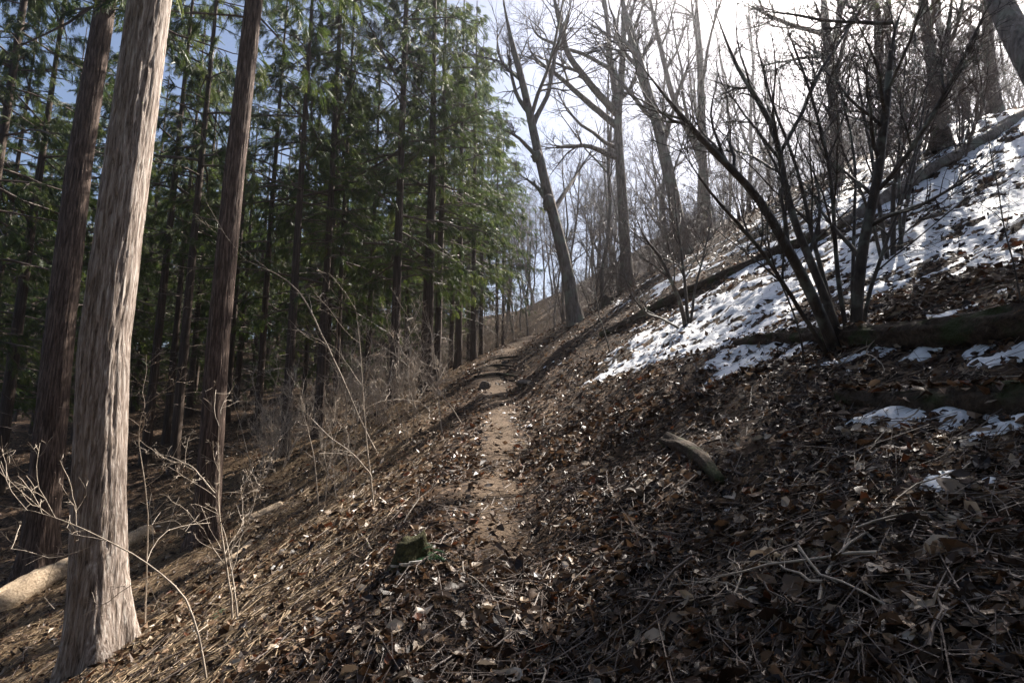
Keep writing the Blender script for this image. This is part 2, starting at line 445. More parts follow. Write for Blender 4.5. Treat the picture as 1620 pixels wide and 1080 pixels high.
PAL = np.array([(.022, .013, .009), (.055, .030, .017), (.10, .055, .030), (.15, .088, .050), (.22, .145, .09), (.30, .215, .145), (.40, .32, .235), (.13, .045, .020), (.50, .43, .36)])
PALW = np.array([.29, .24, .15, .10, .07, .05, .04, .04, .02])
def leaf_batch(g, x, y, size, kind, lift=0.02):
    N = len(x)
    T, F = leaf_template(kind)
    n = normals_at(x, y)
    a = rng.uniform(0, 2 * math.pi, N)
    tdir = np.stack([np.cos(a), np.sin(a), np.zeros(N)], -1)
    n = n + rng.normal(0, 0.42, (N, 3)); n /= np.linalg.norm(n, axis=1, keepdims=True)
    t = tdir - n * (tdir * n).sum(1, keepdims=True); t /= np.linalg.norm(t, axis=1, keepdims=True)
    b = np.cross(n, t)
    asp = rng.uniform(0.55, 1.15, (N, 1)); fold = rng.uniform(-0.5, 1.1, (N, 1)); curl = rng.normal(0.25, 0.65, (N, 1)); tw = rng.normal(0, 0.7, (N, 1))
    X = T[None, :, 0] + 0 * asp; Y = T[None, :, 1] * asp
    Z = np.abs(Y) * fold + curl * X ** 2 + tw * X * Y + rng.normal(0, 0.035, (N, len(T)))
    P = (X[..., None] * t[:, None] + Y[..., None] * b[:, None] + Z[..., None] * n[:, None]) * size[:, None, None]
    c0 = np.stack([x, y, H(x, y) + rng.uniform(0.0, lift, N) + 0.12 * size], -1)
    P = P + c0[:, None]
    tri = (F[None] + (np.arange(N) * len(T))[:, None, None]).reshape(-1, 3)
    idx = rng.choice(len(PAL), N, p=PALW / PALW.sum())
    col = PAL[idx] * rng.uniform(0.75, 1.3, (N, 1))
    col = np.repeat(col[:, None], len(T), 1) * rng.uniform(0.85, 1.15, (N, len(T), 1))
    g.add(P.reshape(-1, 3), None, tri, np.concatenate([col, np.ones(col.shape[:2] + (1,))], -1).reshape(-1, 4))

def scatter(N, r0, r1, a0=-50, a1=50):
    a = np.radians(rng.uniform(a0, a1, N)); r = np.exp(rng.uniform(math.log(r0), math.log(r1), N))
    x, y = r * np.sin(a), r * np.cos(a)
    u = np.abs(x - trail_x(y) + 0.2 * fbm(x / 0.5, y / 0.5, 41, 3))
    bare = np.interp(y, [3.5, 6.0], [0.7, 0.2])      # the trail is trodden bare only farther on
    k = rng.random(N) < (bare + (1 - bare) * sstep(0.08, 0.34, u))
    ns = snow_amount(x, y)
    k &= (ns < 0.02) | (rng.random(N) < 0.26)
    k &= rng.random(N) < np.clip(0.75 + 0.8 * fbm(x / 0.7, y / 0.7, 15, 3), 0.25, 1)
    return x[k], y[k]

g = Geo()
x, y = scatter(52000, 1.7, 7.0)
leaf_batch(g, x, y, np.clip(rng.lognormal(math.log(0.046), 0.42, len(x)), 0.016, 0.115), 'near', 0.035)
x, y = scatter(58000, 6.0, 34.0)
leaf_batch(g, x, y, np.clip(rng.lognormal(math.log(0.075), 0.38, len(x)), 0.03, 0.15), 'far', 0.03)
obj('leaf_litter', g.mesh('leaf_litter', M_LITTER), ground, kind='stuff')

# broken cypress twigs and needles between the leaves
g = Geo()
x, y = scatter(44000, 1.7, 12.0)
N = len(x); a = rng.uniform(0, 2 * math.pi, N); L = rng.lognormal(math.log(0.10), 0.6, N).clip(0.03, 0.5)
tt = np.linspace(-0.5, 0.5, 2)
px = x[:, None] + np.cos(a)[:, None] * L[:, None] * tt; py = y[:, None] + np.sin(a)[:, None] * L[:, None] * tt
pz = H(px, py) + rng.uniform(0.012, 0.05, (N, 1)) + rng.normal(0, 0.012, (N, 2))
g.tubes(np.stack([px, py, pz], -1), np.repeat((0.0010 + 0.009 * L.clip(0, .35) * rng.uniform(.3, 1, N))[:, None], 2, 1), 3)
obj('twig_litter', g.mesh('twig_litter', M_TWIG), ground, kind='stuff')

# pale dry needles below the trail
g = Geo()
x, y = scatter(46000, 3.5, 16.0, -48, -3)
k = (x - trail_x(y)) < -0.7 - 1.2 * rng.random(len(x))
x, y = x[k], y[k]
N = len(x); a = rng.normal(0.9, 0.8, N); L = rng.lognormal(math.log(0.11), 0.5, N).clip(0.04, 0.4)
px = x[:, None] + np.cos(a)[:, None] * L[:, None] * tt; py = y[:, None] + np.sin(a)[:, None] * L[:, None] * tt
pz = H(px, py) + rng.uniform(0.012, 0.045, (N, 1)) + rng.normal(0, 0.012, (N, 2))
g.tubes(np.stack([px, py, pz], -1), np.repeat((0.0016 + 0.008 * L * rng.uniform(.3, 1, N))[:, None], 2, 1), 3)
obj('needle_litter', g.mesh('needle_litter', M_STRAW), ground, kind='stuff')

# the big leaves that can be picked apart one by one
leaf_meshes = []
for k in range(6):
    T, F = leaf_template('near'); r_ = np.random.default_rng(100 + k)
    xs = np.linspace(0, 1, 9)
    w = np.sin(np.pi * xs ** 0.8) ** 0.9 * (0.24 + 0.07 * r_.random()) * (1 + 0.16 * (np.arange(9) % 2)); w[0] = 0.015; w[-1] = 0.0
    fold, curl, tw = r_.uniform(0.1, 0.8), r_.uniform(-0.5, 0.7), r_.normal(0, 0.6)
    V = []
    for i in range(9):
        X = xs[i] - .5
        for s in (-1, 0, 1):
            Y = s * w[i]; V.append((X, Y + 0.05 * math.sin(3 * X), abs(Y) * fold + curl * X * X + tw * X * Y + r_.normal(0, 0.015)))
    q = [(i * 3 + s, i * 3 + 3 + s, i * 3 + 4 + s, i * 3 + 1 + s) for i in range(8) for s in (0, 1)]
    g = Geo(); g.add(np.array(V), q)
    g.tubes(np.array([[(-0.5, 0, curl * .25), (-0.62, 0.01, curl * .3), (-0.75, 0.05, curl * .3 + .04)]]), np.array([[.012, .010, .008]]), 3)
    leaf_meshes.append(g.mesh('leaf', M_LEAF, True))
big = [(775, 1058), (740, 1003), (758, 1000), (718, 942), (640, 972), (700, 965), (712, 915), (845, 990), (835, 1000), (855, 970), (1285, 886), (1500, 775), (790, 848), (745, 850), (745, 835),
       (670, 1010), (1030, 1020), (1520, 750), (1150, 830), (1260, 955), (1180, 840), (600, 1040), (620, 1020), (1210, 880), (985, 970), (1410, 940), (700, 880), (1000, 905)]
bx = np.array([ground_px(*b)[:2] for b in big])
ex, ey = scatter(700, 2.3, 4.6, -44, 44)
ex, ey = ex[:270], ey[:270]
bx = np.concatenate([bx, np.stack([ex, ey], -1)])
bn = normals_at(bx[:, 0], bx[:, 1])
for i, (p, n) in enumerate(zip(bx, bn)):
    o = obj('leaf', leaf_meshes[i % 6], ground, (p[0], p[1], Hs(*p) + 0.035))
    s = rng.uniform(0.10, 0.15) if i < len(big) else rng.uniform(0.06, 0.105)
    o.scale = (s,) * 3
    nn = Vector(n + rng.normal(0, 0.28, 3)); q = nn.to_track_quat('Z', 'Y')
    o.rotation_mode = 'QUATERNION'
    from mathutils import Quaternion
    o.rotation_quaternion = q @ Quaternion((0, 0, 1), rng.uniform(0, 6.28))

# ------------------------------------------------------------------ branching
def unit(v): return v / (np.linalg.norm(v, axis=-1, keepdims=True) + 1e-9)

def grow(P, R, k, t0, t1, ang, lr, n, wig, up, rr_, rg, taper=0.25, lmin=0.0, tfall=0.6):
    """children on every parent line: k each, between t0 and t1, leaving at an angle, with length lr x the parent's"""
    m, np_, _ = P.shape
    plen = np.linalg.norm(np.diff(P, axis=1), axis=2).sum(1)
    par = np.repeat(np.arange(m), k)
    t = rg.uniform(t0, t1, m * k)
    f = t * (np_ - 1); i = np.minimum(f.astype(int), np_ - 2); w = (f - i)[:, None]
    base = P[par, i] * (1 - w) + P[par, i + 1] * w
    rb = R[par, i] * (1 - w[:, 0]) + R[par, i + 1] * w[:, 0]
    tan = unit(P[par, i + 1] - P[par, i])
    rnd = rg.normal(0, 1, (m * k, 3)); side = unit(rnd - tan * (rnd * tan).sum(1, keepdims=True))
    th = np.radians(rg.normal(ang, ang * 0.25, m * k))[:, None]
    d = unit(tan * np.cos(th) + side * np.sin(th) + np.array([0, 0, up]))
    L = plen[par] * rg.uniform(lr[0], lr[1], m * k) * (1 - tfall * t) + lmin
    pts = [base]; dd = d
    for j in range(1, n):
        dd = unit(dd + rg.normal(0, wig, dd.shape) + np.array([0, 0, up * 0.3]))
        pts.append(pts[-1] + dd * (L / (n - 1))[:, None])
    C = np.stack(pts, 1)
    r0 = np.minimum(rb * rr_, rb * 0.85)
    rad = r0[:, None] * np.linspace(1, taper, n)[None]
    return C, rad

def resample(pts, n):
    pts = np.asarray(pts, float)
    d = np.concatenate([[0], np.cumsum(np.linalg.norm(np.diff(pts, axis=0), axis=1))])
    t = np.linspace(0, d[-1], n)
    out = np.stack([np.interp(t, d, pts[:, k]) for k in range(3)], -1)
    if n > 6:
        for _ in range(2): out[1:-1] = 0.25 * out[:-2] + 0.5 * out[1:-1] + 0.25 * out[2:]
    return out

# ------------------------------------------------------------------ cypress trees
def spray_template():
    V, F = [], []
    def blade(o, d, L, w, z):
        d = np.array(d) / np.linalg.norm(d); s = np.array([-d[1], d[0]])
        b = len(V)
        p0 = np.array(o); p1 = p0 + d * L * 0.45 + s * w; p2 = p0 + d * L; p3 = p0 + d * L * 0.45 - s * w
        for p, zz in ((p0, 0), (p1, -z * .3), (p2, -z), (p3, -z * .3)):
            V.append((p[0], p[1], zz - 0.22 * p[0] ** 2))
        F.append((b, b + 1, b + 2)); F.append((b, b + 2, b + 3))
    blade((0, 0), (1, 0), 1.0, 0.018, 0.0)
    for i in range(10):
        x = 0.06 + 0.085 * i; sg = 1 if i % 2 else -1
        L = 0.50 - 0.030 * i; dx, dy = 0.78, sg * 0.66
        blade((x, 0), (dx, dy), L, 0.024, 0.10)
        if i % 3 != 1: blade((x + dx * L * .35, dy * L * .35), (1.0, sg * 0.12), L * 0.55, 0.020, 0.08)
    return np.array(V), np.array(F)
SPR_V, SPR_F = spray_template()

def add_sprays(g, pos, dirs, roll, size, rg):
    N = len(pos)
    X = unit(dirs)
    ref = np.tile(np.array([0, 0, 1.0]), (N, 1))
    Y = unit(np.cross(ref, X)); Z = np.cross(X, Y)
    c, s = np.cos(roll)[:, None], np.sin(roll)[:, None]
    Y2 = Y * c + Z * s; Z2 = -Y * s + Z * c
    T = SPR_V[None] * size[:, None, None]
    droop = rg.uniform(0.1, 1.4, (N, 1))
    P = T[..., 0:1] * X[:, None] + T[..., 1:2] * Y2[:, None] + (T[..., 2] * droop)[..., None] * Z2[:, None] + pos[:, None]
    P[..., 2] -= (SPR_V[None, :, 0] ** 2) * size[:, None] * 0.25 * droop
    F = (SPR_F[None] + (np.arange(N) * len(SPR_V))[:, None, None]).reshape(-1, 3)
    g.add(P.reshape(-1, 3), None, F)

def cypress_crown(seed, Ht, hb, Rmax, nb, spr, dens):
    rg = np.random.default_rng(seed)
    gb, gf = Geo(), Geo()
    h = hb + (Ht - hb) * rg.random(nb) ** 0.9 * 0.985
    t = (h - hb) / (Ht - hb)
    L = Rmax * (1 - t) ** 0.75 * np.clip(rg.lognormal(-0.12, 0.28, nb), 0.45, 1.55) * (0.75 + 0.5 * np.clip(t * 5, 0, .5)) + 0.25
    a = rg.uniform(0, 2 * math.pi, nb)
    n = 6; s = np.linspace(0, 1, n)
    el = np.radians(rg.normal(8, 9, nb) - 14 * (1 - t))
    out = np.stack([np.cos(a), np.sin(a)], -1)
    P = np.zeros((nb, n, 3))
    P[:, :, :2] = out[:, None] * (L[:, None] * s * np.cos(el)[:, None])[..., None]
    P[:, :, 2] = h[:, None] + (L * np.sin(el))[:, None] * s - 0.14 * L[:, None] * s ** 2 + 0.05 * L[:, None] * s ** 4
    P[:, 1:] += np.cumsum(rg.normal(0, 0.03, (nb, n - 1, 3)), 1) * L[:, None, None] * 0.6
    R = (0.008 + 0.011 * L)[:, None] * np.linspace(1, 0.2, n)
    gb.tubes(P, R, 4)
    C, CR = grow(P, R, 8, 0.12, 0.98, 50, (0.28, 0.50), 4, 0.10, -0.10, 0.6, rg)
    C[..., 2] = C[:, :1, 2] + (C[..., 2] - C[:, :1, 2]) * 0.45 - 0.10 * np.linspace(0, 1, 4) ** 2      # boughs spread flat
    gb.tubes(C, CR * 0.8, 3)
    # sprays along the branchlets and at the branch ends
    m = len(C)
    k = spr
    par = np.repeat(np.arange(m), k); tt = rg.uniform(0.15, 1.0, m * k); f = tt * 3; i = np.minimum(f.astype(int), 2); w = (f - i)[:, None]
    pos = C[par, i] * (1 - w) + C[par, i + 1] * w
    d = unit(C[par, i + 1] - C[par, i]) + rg.normal(0, 0.38, (m * k, 3)) + np.array([0, 0, -0.28])
    keep = rg.random(m * k) < dens
    add_sprays(gf, pos[keep], d[keep], rg.normal(0, 0.6, keep.sum()), rg.uniform(0.14, 0.33, keep.sum()), rg)
    tip = P[:, -1]; dt = unit(P[:, -1] - P[:, -2])
    add_sprays(gf, tip, dt + np.array([0, 0, -0.2]), rg.normal(0, 0.4, nb), rg.uniform(0.35, 0.5, nb), rg)
    return gb.mesh('branches', M_TWIG), gf.mesh('crown', M_FOL)

def bark_trunk(seed, pts, r0, r1, sides, rings, ridge, mat, flare=0.55, flare_h=0.55):
    """a trunk with bark strips in relief and a root flare; pts is its centre line"""
    C = resample(pts, rings)
    d = np.concatenate([[0], np.cumsum(np.linalg.norm(np.diff(C, axis=0), axis=1))])
    t = d / d[-1]
    R = r0 + (r1 - r0) * t
    a = np.arange(sides) * 2 * math.pi / sides
    A, D = np.meshgrid(a, d)
    rg = np.random.default_rng(seed)
    lobes = np.clip(0.75 + 0.55 * np.cos(A * 5 + rg.uniform(0, 6)) + 0.40 * np.cos(A * 3 + rg.uniform(0, 6)), 0.1, 2)
    fl = flare * np.exp(-np.maximum(D - 0.42, 0) / flare_h * 1.9) * lobes
    # strips: noise stretched along the trunk
    per = sides
    nx = np.cos(A) * 3.2 + seed; ny = np.sin(A) * 3.2
    st = fbm(A * 5.5 + 0.35 * fbm(A * 2, D * 1.5, seed + 3, 2), D * 0.9, seed, 3)
    edge = np.abs(fbm(A * 9.0 + 0.6 * fbm(A * 2, D * 2.0, seed + 9, 2), D * 2.2, seed + 5, 3))
    groove = np.exp(-(edge / 0.10) ** 2)
    blend = sstep(0, 0.4, A) * sstep(2 * math.pi, 2 * math.pi - 0.4, A)      # close the seam
    rel = (0.05 * st - 0.07 * groove * ridge) * blend * min(1, ridge)
    RR = R[:, None] * (1 + fl + rel + 0.04 * np.cos(2 * A + D * 0.3 + seed))
    V = np.stack([C[:, None, 0] + RR * np.cos(A), C[:, None, 1] + RR * np.sin(A), C[:, None, 2] + 0 * A], -1)
    i = np.arange(rings - 1)[:, None]; k = np.arange(sides)[None]; k2 = (k + 1) % sides
    q = np.stack([i * sides + k, i * sides + k2, (i + 1) * sides + k2, (i + 1) * sides + k], -1).reshape(-1, 4)
    g = Geo(); g.add(V.reshape(-1, 3), q)
    return g.mesh('trunk', mat, True)

def dead_branches(seed, h0, h1, n, L, r):
    rg = np.random.default_rng(seed)
    h = rg.uniform(h0, h1, n); a = rg.uniform(0, 2 * math.pi, n)
    P = np.zeros((n, 5, 3)); s = np.linspace(0, 1, 5); LL = L * rg.uniform(0.25, 1.0, n)
    el = rg.normal(0.05, 0.2, n)
    P[:, :, 0] = np.cos(a)[:, None] * (r * .7 + LL[:, None] * s); P[:, :, 1] = np.sin(a)[:, None] * (r * .7 + LL[:, None] * s)
    P[:, :, 2] = h[:, None] + (LL * el)[:, None] * s - 0.12 * LL[:, None] * s ** 2
    P[:, 1:] += np.cumsum(rg.normal(0, 0.025, (n, 4, 3)), 1)
    R = (0.004 + 0.006 * LL)[:, None] * np.linspace(1, 0.3, 5)
    g = Geo(); g.tubes(P, R, 4)
    C, CR = grow(P, R, 4, 0.3, 0.95, 45, (0.25, 0.5), 4, 0.15, -0.03, 0.7, rg)
    g.tubes(C, CR, 3)
    return g.mesh('dead_branches', M_TWIG)

# crown shapes shared by the trees: open low crowns for the edge of the wood, high crowns for the inside
rng = np.random.default_rng(31)
EDGE = [cypress_crown(200 + k, 19, 3.4 + 0.5 * k, 3.0, 84, 10, 0.70) for k in range(3)]
INNER = [cypress_crown(300 + k, 20, 5.0 + 1.2 * k, 2.7, 62, 10, 0.66) for k in range(3)]
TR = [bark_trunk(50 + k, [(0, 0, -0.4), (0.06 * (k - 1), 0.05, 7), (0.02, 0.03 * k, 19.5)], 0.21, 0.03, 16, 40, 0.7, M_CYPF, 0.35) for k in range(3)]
DEAD = [dead_branches(70 + k, 1.5, 7.5, 26, 1.7, 0.18) for k in range(3)]

IN_L = 'slender cypress trunk rising among the dark plantation trees'
cyp_pos = []
OWN = {622: 'reddish cypress trunk closest behind the upright forked sapling', 672: 'stoutest cypress at the drop with a bright sunlit edge', 690: 'thin cypress close behind the stout one with the sunlit edge',
       455: 'slim cypress standing between the forked-branch trunk and a close pair of slim trunks', 505: 'thicker trunk of a close pair behind the bow shaped branch', 530: 'thinner trunk of a close pair behind the bow shaped branch',
       238: 'slim shaded cypress seen just beyond the shaggy pale trunk'}
def cypress(px, d, dia, crown, label, group=None, lean=(0, 0), hs=1.0, low=0.0):
    """a planted cypress standing on the ground in the column of a pixel at forward distance d"""
    x = (px - CX) / F_PX * d / math.cos(PITCH) * 1.0
    r = ray(px, 640); x = r[0] / r[1] * d
    z = Hs(x, d)
    k = int(px * 7 + d * 13) % 3
    label = OWN.get(px, label)
    if label is IN_L:
        label = ('slim ' if dia < 0.30 else 'sturdier ') + ('cypress with drooping low boughs' if crown == 'edge' else 'cypress with a high crown') + (' deep in the dark plantation' if d > 34 else ' in the dark plantation below the trail')
    t = thing('cypress_tree', label, 'tree', (x, d, z), group, rz=(px * 0.37 + d) % 6.28)
    s = dia / 0.42
    cr = (EDGE if crown == 'edge' else INNER)[k]
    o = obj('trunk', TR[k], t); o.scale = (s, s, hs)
    o = obj('branch', cr[0], t, kind='stuff'); o.scale = (hs, hs, hs); o.location = (0, 0, low)
    o = obj('crown', cr[1], t, kind='stuff'); o.scale = (hs, hs, hs); o.location = (0, 0, low)
    o = obj('dead_branch', DEAD[(k + 1) % 3], t, kind='stuff')
    t.rotation_euler = (lean[0], lean[1], t.rotation_euler[2])
    cyp_pos.append((x, d))
    return t

# the three big trunks in front
def big_trunk(basepx, d, toppx, dia, dia_top, seed, label, crown_k, ridge, bark=None):
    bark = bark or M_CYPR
    b = ground_px(*basepx) if d is None else None
    r = ray(*basepx)
    x = r[0] / r[1] * d; z = Hs(x, d)
    base = np.array([x, d, z])
    line = [at(p[0], p[1], d) - base for p in toppx]
    v = line[-1] - line[-2]; v = v / v[2]
    t = thing('cypress_tree', label, 'tree', (x, d, z))
    pts = [np.array([0, 0, -0.5]), np.zeros(3)] + line + [line[-1] + v * h for h in (3, 8, 14)]
    v = (line[-1] + v * 4) / 9
    me = bark_trunk(seed, pts, dia / 2 * 1.03, dia_top / 2 * 0.5, 112, 330, ridge, bark, 0.70, 0.8)
    obj('trunk', me, t)
    c = v * 0
    o = obj('branch', INNER[crown_k][0], t, kind='stuff'); o.location = (v[0] * 9, v[1] * 9, 3.5)
    o = obj('crown', INNER[crown_k][1], t, kind='stuff'); o.location = (v[0] * 9, v[1] * 9, 3.5)
    cyp_pos.append((x, d))
    return t
big_trunk((160, 1030), 6.1, [(157, 900), (156, 780), (166, 540), (201, 270), (238, 0)], 0.50, 0.5, 21, 'thick pale cypress trunk with shaggy peeling bark lit on one side', 0, 1.0, M_CYP)
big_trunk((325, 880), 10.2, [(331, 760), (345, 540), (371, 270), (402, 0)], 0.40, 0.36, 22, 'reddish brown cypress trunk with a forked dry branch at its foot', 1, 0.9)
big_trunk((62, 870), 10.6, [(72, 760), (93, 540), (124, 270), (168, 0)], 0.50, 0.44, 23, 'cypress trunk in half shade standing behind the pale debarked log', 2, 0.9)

EDGE_L = 'cypress at the edge of the plantation with low green boughs beside the trail'
for px, d, dia in ((622, 17.0, 0.33), (672, 18.5, 0.42), (690, 20.5, 0.30), (724, 25, 0.34), (748, 28, 0.33), (712, 29, 0.26), (786, 36, 0.24), (795, 38, 0.22), (760, 33, 0.28)):
    cypress(px, d, dia, 'edge', EDGE_L, 'cypresses along the trail', hs=rng.uniform(0.9, 1.08))
for px, d, dia, c in ((455, 15.5, 0.27, 'inner'), (505, 17.0, 0.30, 'edge'), (530, 20, 0.22, 'inner'), (238, 18, 0.30, 'inner'), (268, 22, 0.28, 'inner'), (410, 21, 0.30, 'edge'), (578, 24, 0.28, 'edge'), (12, 16, 0.34, 'inner'), (300, 27, 0.3, 'inner'), (360, 25, 0.3, 'edge'), (640, 30, 0.3, 'edge'), (140, 21, 0.32, 'edge'), (-60, 14, 0.35, 'edge')):
    cypress(px, d, dia, c, IN_L, 'cypress plantation', hs=rng.uniform(0.9, 1.08))
tries = 0; n_in = 0
while n_in < 190 and tries < 9000:
    tries += 1
    d = rng.uniform(13, 88); r = rng.uniform(-70, 830)
    if r > 560 and d < 34: continue
    q = ray(r, 640); x = q[0] / q[1] * d
    if x > trail_x(d) - 3.5 - 0.05 * d: continue
    if x > -0.04 * d - 1.0: continue
    if min((x - a) ** 2 + (d - b) ** 2 for a, b in cyp_pos) < 2.7 ** 2: continue
    cypress(r, d, rng.uniform(0.24, 0.36), 'edge' if rng.random() < 0.45 else 'inner', IN_L, 'cypress plantation', hs=rng.uniform(0.85, 1.15), low=-rng.uniform(1.2, 4.6) * sstep(13, 24, d))
    n_in += 1

# ------------------------------------------------------------------ bare broadleaf trees
def finish_tree(g, gt, P, R, rg, kids=(7, 5, 5), spread=42, up=0.18, lens=((0.25, 0.5), (0.25, 0.5), (0.25, 0.55)), t0=0.35, rmin=0.0055):
    """limbs, branches and twigs on given stems"""
    C, CR = grow(P, R, kids[0], t0, 1.0, spread, lens[0], 8, 0.125, up, 0.55, rg, 0.2, 0.0, 0.45)
    g.tubes(C, np.maximum(CR, rmin * 1.5), 5)
    D, DR = grow(C, CR, kids[1], 0.12, 1.0, 42, lens[1], 5, 0.14, up * 0.6, 0.6, rg, 0.3, 0.0, 0.4)
    gt.tubes(D, np.maximum(DR, rmin), 3)
    E, ER = grow(D, DR, kids[2], 0.15, 1.0, 40, lens[2], 3, 0.18, up * 0.4, 0.7, rg, 0.4, 0.0, 0.3)
    gt.tubes(E, np.maximum(ER, rmin * 0.75), 3)
    return C, D, E

def bare_tree_meshes(seed, Ht, r0, forks):
    rg = np.random.default_rng(seed)
    gt_, gl, gw = Geo(), Geo(), Geo()
    n = 9; zz = np.linspace(-0.4, Ht, n)
    P = np.zeros((1, n, 3)); P[0, :, 2] = zz
    P[0, :, :2] = np.cumsum(rg.normal(0, 0.22, (n, 2)), 0) * 0.8; P[0, :2, :2] = 0
    R = (r0 * np.linspace(1, 0.12, n) ** 0.8)[None]
    R[0, 0] *= 1.35
    gt_.tubes(P, R, 10)
    stems, rad = P, R
    if forks:
        F, FR = grow(P, R, forks, 0.25, 0.6, 26, (0.5, 0.75), n, 0.08, 0.25, 0.75, rg, 0.15)
        gl.tubes(F, FR, 7)
        stems = np.concatenate([P, F]); rad = np.concatenate([R, FR])
    finish_tree(gl, gw, stems, rad, rg, (11, 9, 8), 44, 0.16, ((0.18, 0.42), (0.3, 0.6), (0.35, 0.75)), 0.25, 0.0034)
    return gt_.mesh('trunk', M_OAK, True), gl.mesh('limbs', M_OAK, True), gw.mesh('twigs', M_TWIG)
BARE = [bare_tree_meshes(400 + k, (15, 17, 13, 18, 14)[k], (0.14, 0.15, 0.11, 0.16, 0.10)[k], (2, 1, 3, 2, 1)[k]) for k in range(5)]

def bare_tree(x, y, k, scale, rz, label, group=None, tilt=(0, 0)):
    t = thing('bare_tree', label, 'tree', (x, y, Hs(x, y)), group, rz, scale)
    t.rotation_euler = (tilt[0], tilt[1], rz)
    for nm, me in zip(('trunk', 'limb', 'twigs'), BARE[k]): obj(nm, me, t, kind=None if nm == 'trunk' else 'stuff')
    return t

BARE_L = ['two-limbed tall grey bare tree', 'bare grey tree with one low side limb', 'short bushy bare tree with three side limbs', 'tallest kind of two-limbed bare tree', 'slim bare tree with one side limb']
dec_pos = []
def hero_tree(name, label, d, stems, mat, twigmat, seed, sides=12, group=None, kids=(7, 8, 6), spread=38, up=0.14, lens=((0.28, 0.62), (0.3, 0.65), (0.35, 0.75)), t0=0.3, rmin=0.004, base_on_ground=True, ddepth=0.0, cat='tree', partnames=('trunk', 'limb')):
    """stems: list of (pixel line, start dia px, end dia px, depth change); the first starts at the ground"""
    rg = np.random.default_rng(seed)
    first = stems[0][0]
    b = at(first[0][0], first[0][1], d); b[2] = Hs(b[0], d)
    t = thing(name, label, cat, tuple(b), group)
    lines = []
    for si, (px, w0, w1, dd) in enumerate(stems):
        n = len(px); depth = d + np.linspace(dd[0], dd[1], n)
        pts = np.array([at(p[0], p[1], q) for p, q in zip(px, depth)])
        if dd[0] == 0 and si < len(stems) and abs(px[0][1] - first[0][1]) < 12:      # rooted: start inside the ground
            pts[0][2] = Hs(pts[0][0], pts[0][1]) - 0.12
        pts = resample(pts, 18 if n > 3 else 10) - b
        m = len(pts)
        jit = np.cumsum(rg.normal(0, 0.006, (m, 3)), 0) * (1 - 0.6 * np.linspace(0, 1, m)[:, None]); jit[0] = 0
        pts = pts + jit * d / 8
        rad = np.linspace(w0, w1, m) * 0.5 / F_PX * d
        rad = rad * np.clip((1 - np.linspace(0, 1, m)) * 4, 0.22, 1)
        if si == 0 and sides >= 10: rad[0] *= 1.5; rad[1] *= 1.12
        g = Geo(); g.tubes(pts[None], rad[None], sides if si == 0 else max(6, sides - 4))
        obj(partnames[0] if si == 0 else partnames[1], g.mesh(partnames[0] if si == 0 else partnames[1], mat, True), t)
        lines.append((pts, rad))
    gl, gw = Geo(), Geo()
    for pts, rad in lines:
        finish_tree(gl, gw, pts[None], rad[None], rg, kids, spread, up, lens, t0, rmin)
    obj('branch', gl.mesh('branches', mat, True), t, kind='stuff')
    obj('twigs', gw.mesh('twigs', twigmat), t, kind='stuff')
    dec_pos.append((b[0], d))
    return t

burl_tree = hero_tree('bare_tree', 'leaning bare tree with burls growing beside the bend of the trail', 17.5,
          [([(912, 492), (903, 450), (890, 395), (876, 335), (868, 300), (852, 240), (838, 165), (822, 105), (806, 50), (792, -40)], 23, 7, (0, 0)),
           ([(852, 250), (820, 215), (795, 205)], 8, 3, (0, -1.0)),
           ([(838, 180), (815, 150), (800, 60)], 9, 3, (0, 0.8)),
           ([(843, 200), (870, 150), (880, 80), (905, 0)], 9, 4, (0, 1.2)),
           ([(872, 330), (845, 290), (820, 275)], 9, 2, (0, 0.6))], M_OAK, M_TWIG, 31)
for bpx, bpy_, br in ((868, 322, 0.20), (849, 248, 0.15)):
    th, ph = np.meshgrid(np.linspace(0, 2 * math.pi, 18, endpoint=False), np.linspace(0.05, math.pi - 0.05, 12))
    d_ = np.stack([np.sin(ph) * np.cos(th), np.sin(ph) * np.sin(th), np.cos(ph)], -1)
    V = d_ * br * (1 + 0.5 * fbm(d_[..., 0] * 2 + bpx, d_[..., 1] * 2 + d_[..., 2] * 1.7, 3, 3))[..., None] * np.array([1, 1, 1.25])
    i = np.arange(11)[:, None]; k = np.arange(18)[None]; k2 = (k + 1) % 18
    g = Geo(); g.add(V.reshape(-1, 3), np.stack([i * 18 + k, (i + 1) * 18 + k, (i + 1) * 18 + k2, i * 18 + k2], -1).reshape(-1, 4))
    obj('burl', g.mesh('burl', M_OAK, True), burl_tree, tuple(at(bpx, bpy_, 17.4) - np.array(burl_tree.location)))
hero_tree('bare_tree', 'forked pale grey tree with a wide arching side limb above the shrubs', 22,
          [([(990, 430), (984, 330), (978, 250), (975, 170), (985, 90), (983, -60)], 20, 7, (0, 0)),
           ([(976, 180), (940, 140), (900, 90), (885, 30), (870, -40)], 14, 6, (0, -1.5)),
           ([(976, 200), (930, 160), (880, 120), (840, 90), (830, 60)], 12, 4, (0, 1)),
           ([(975, 165), (965, 100), (960, 40), (950, -40)], 13, 6, (0, 1)),
           ([(977, 250), (930, 232), (890, 235), (862, 228)], 10, 3, (0, -2)),
           ([(968, 110), (930, 90), (850, 60), (835, 25)], 8, 3, (0, 2))], M_OAK, M_TWIG, 32)
hero_tree('bare_tree', 'tall straight bare trunk slanting over the trail from the snowy bank', 19,
          [([(1085, 400), (1060, 290), (1035, 190), (1012, 110), (985, 20), (970, -60)], 21, 11, (0, 0)),
           ([(1010, 105), (1025, 75), (1045, 45)], 7, 3, (0, 1)),
           ([(1030, 180), (1000, 90), (995, 0)], 6, 3, (0, 1.5))], M_OAK, M_TWIG, 33)
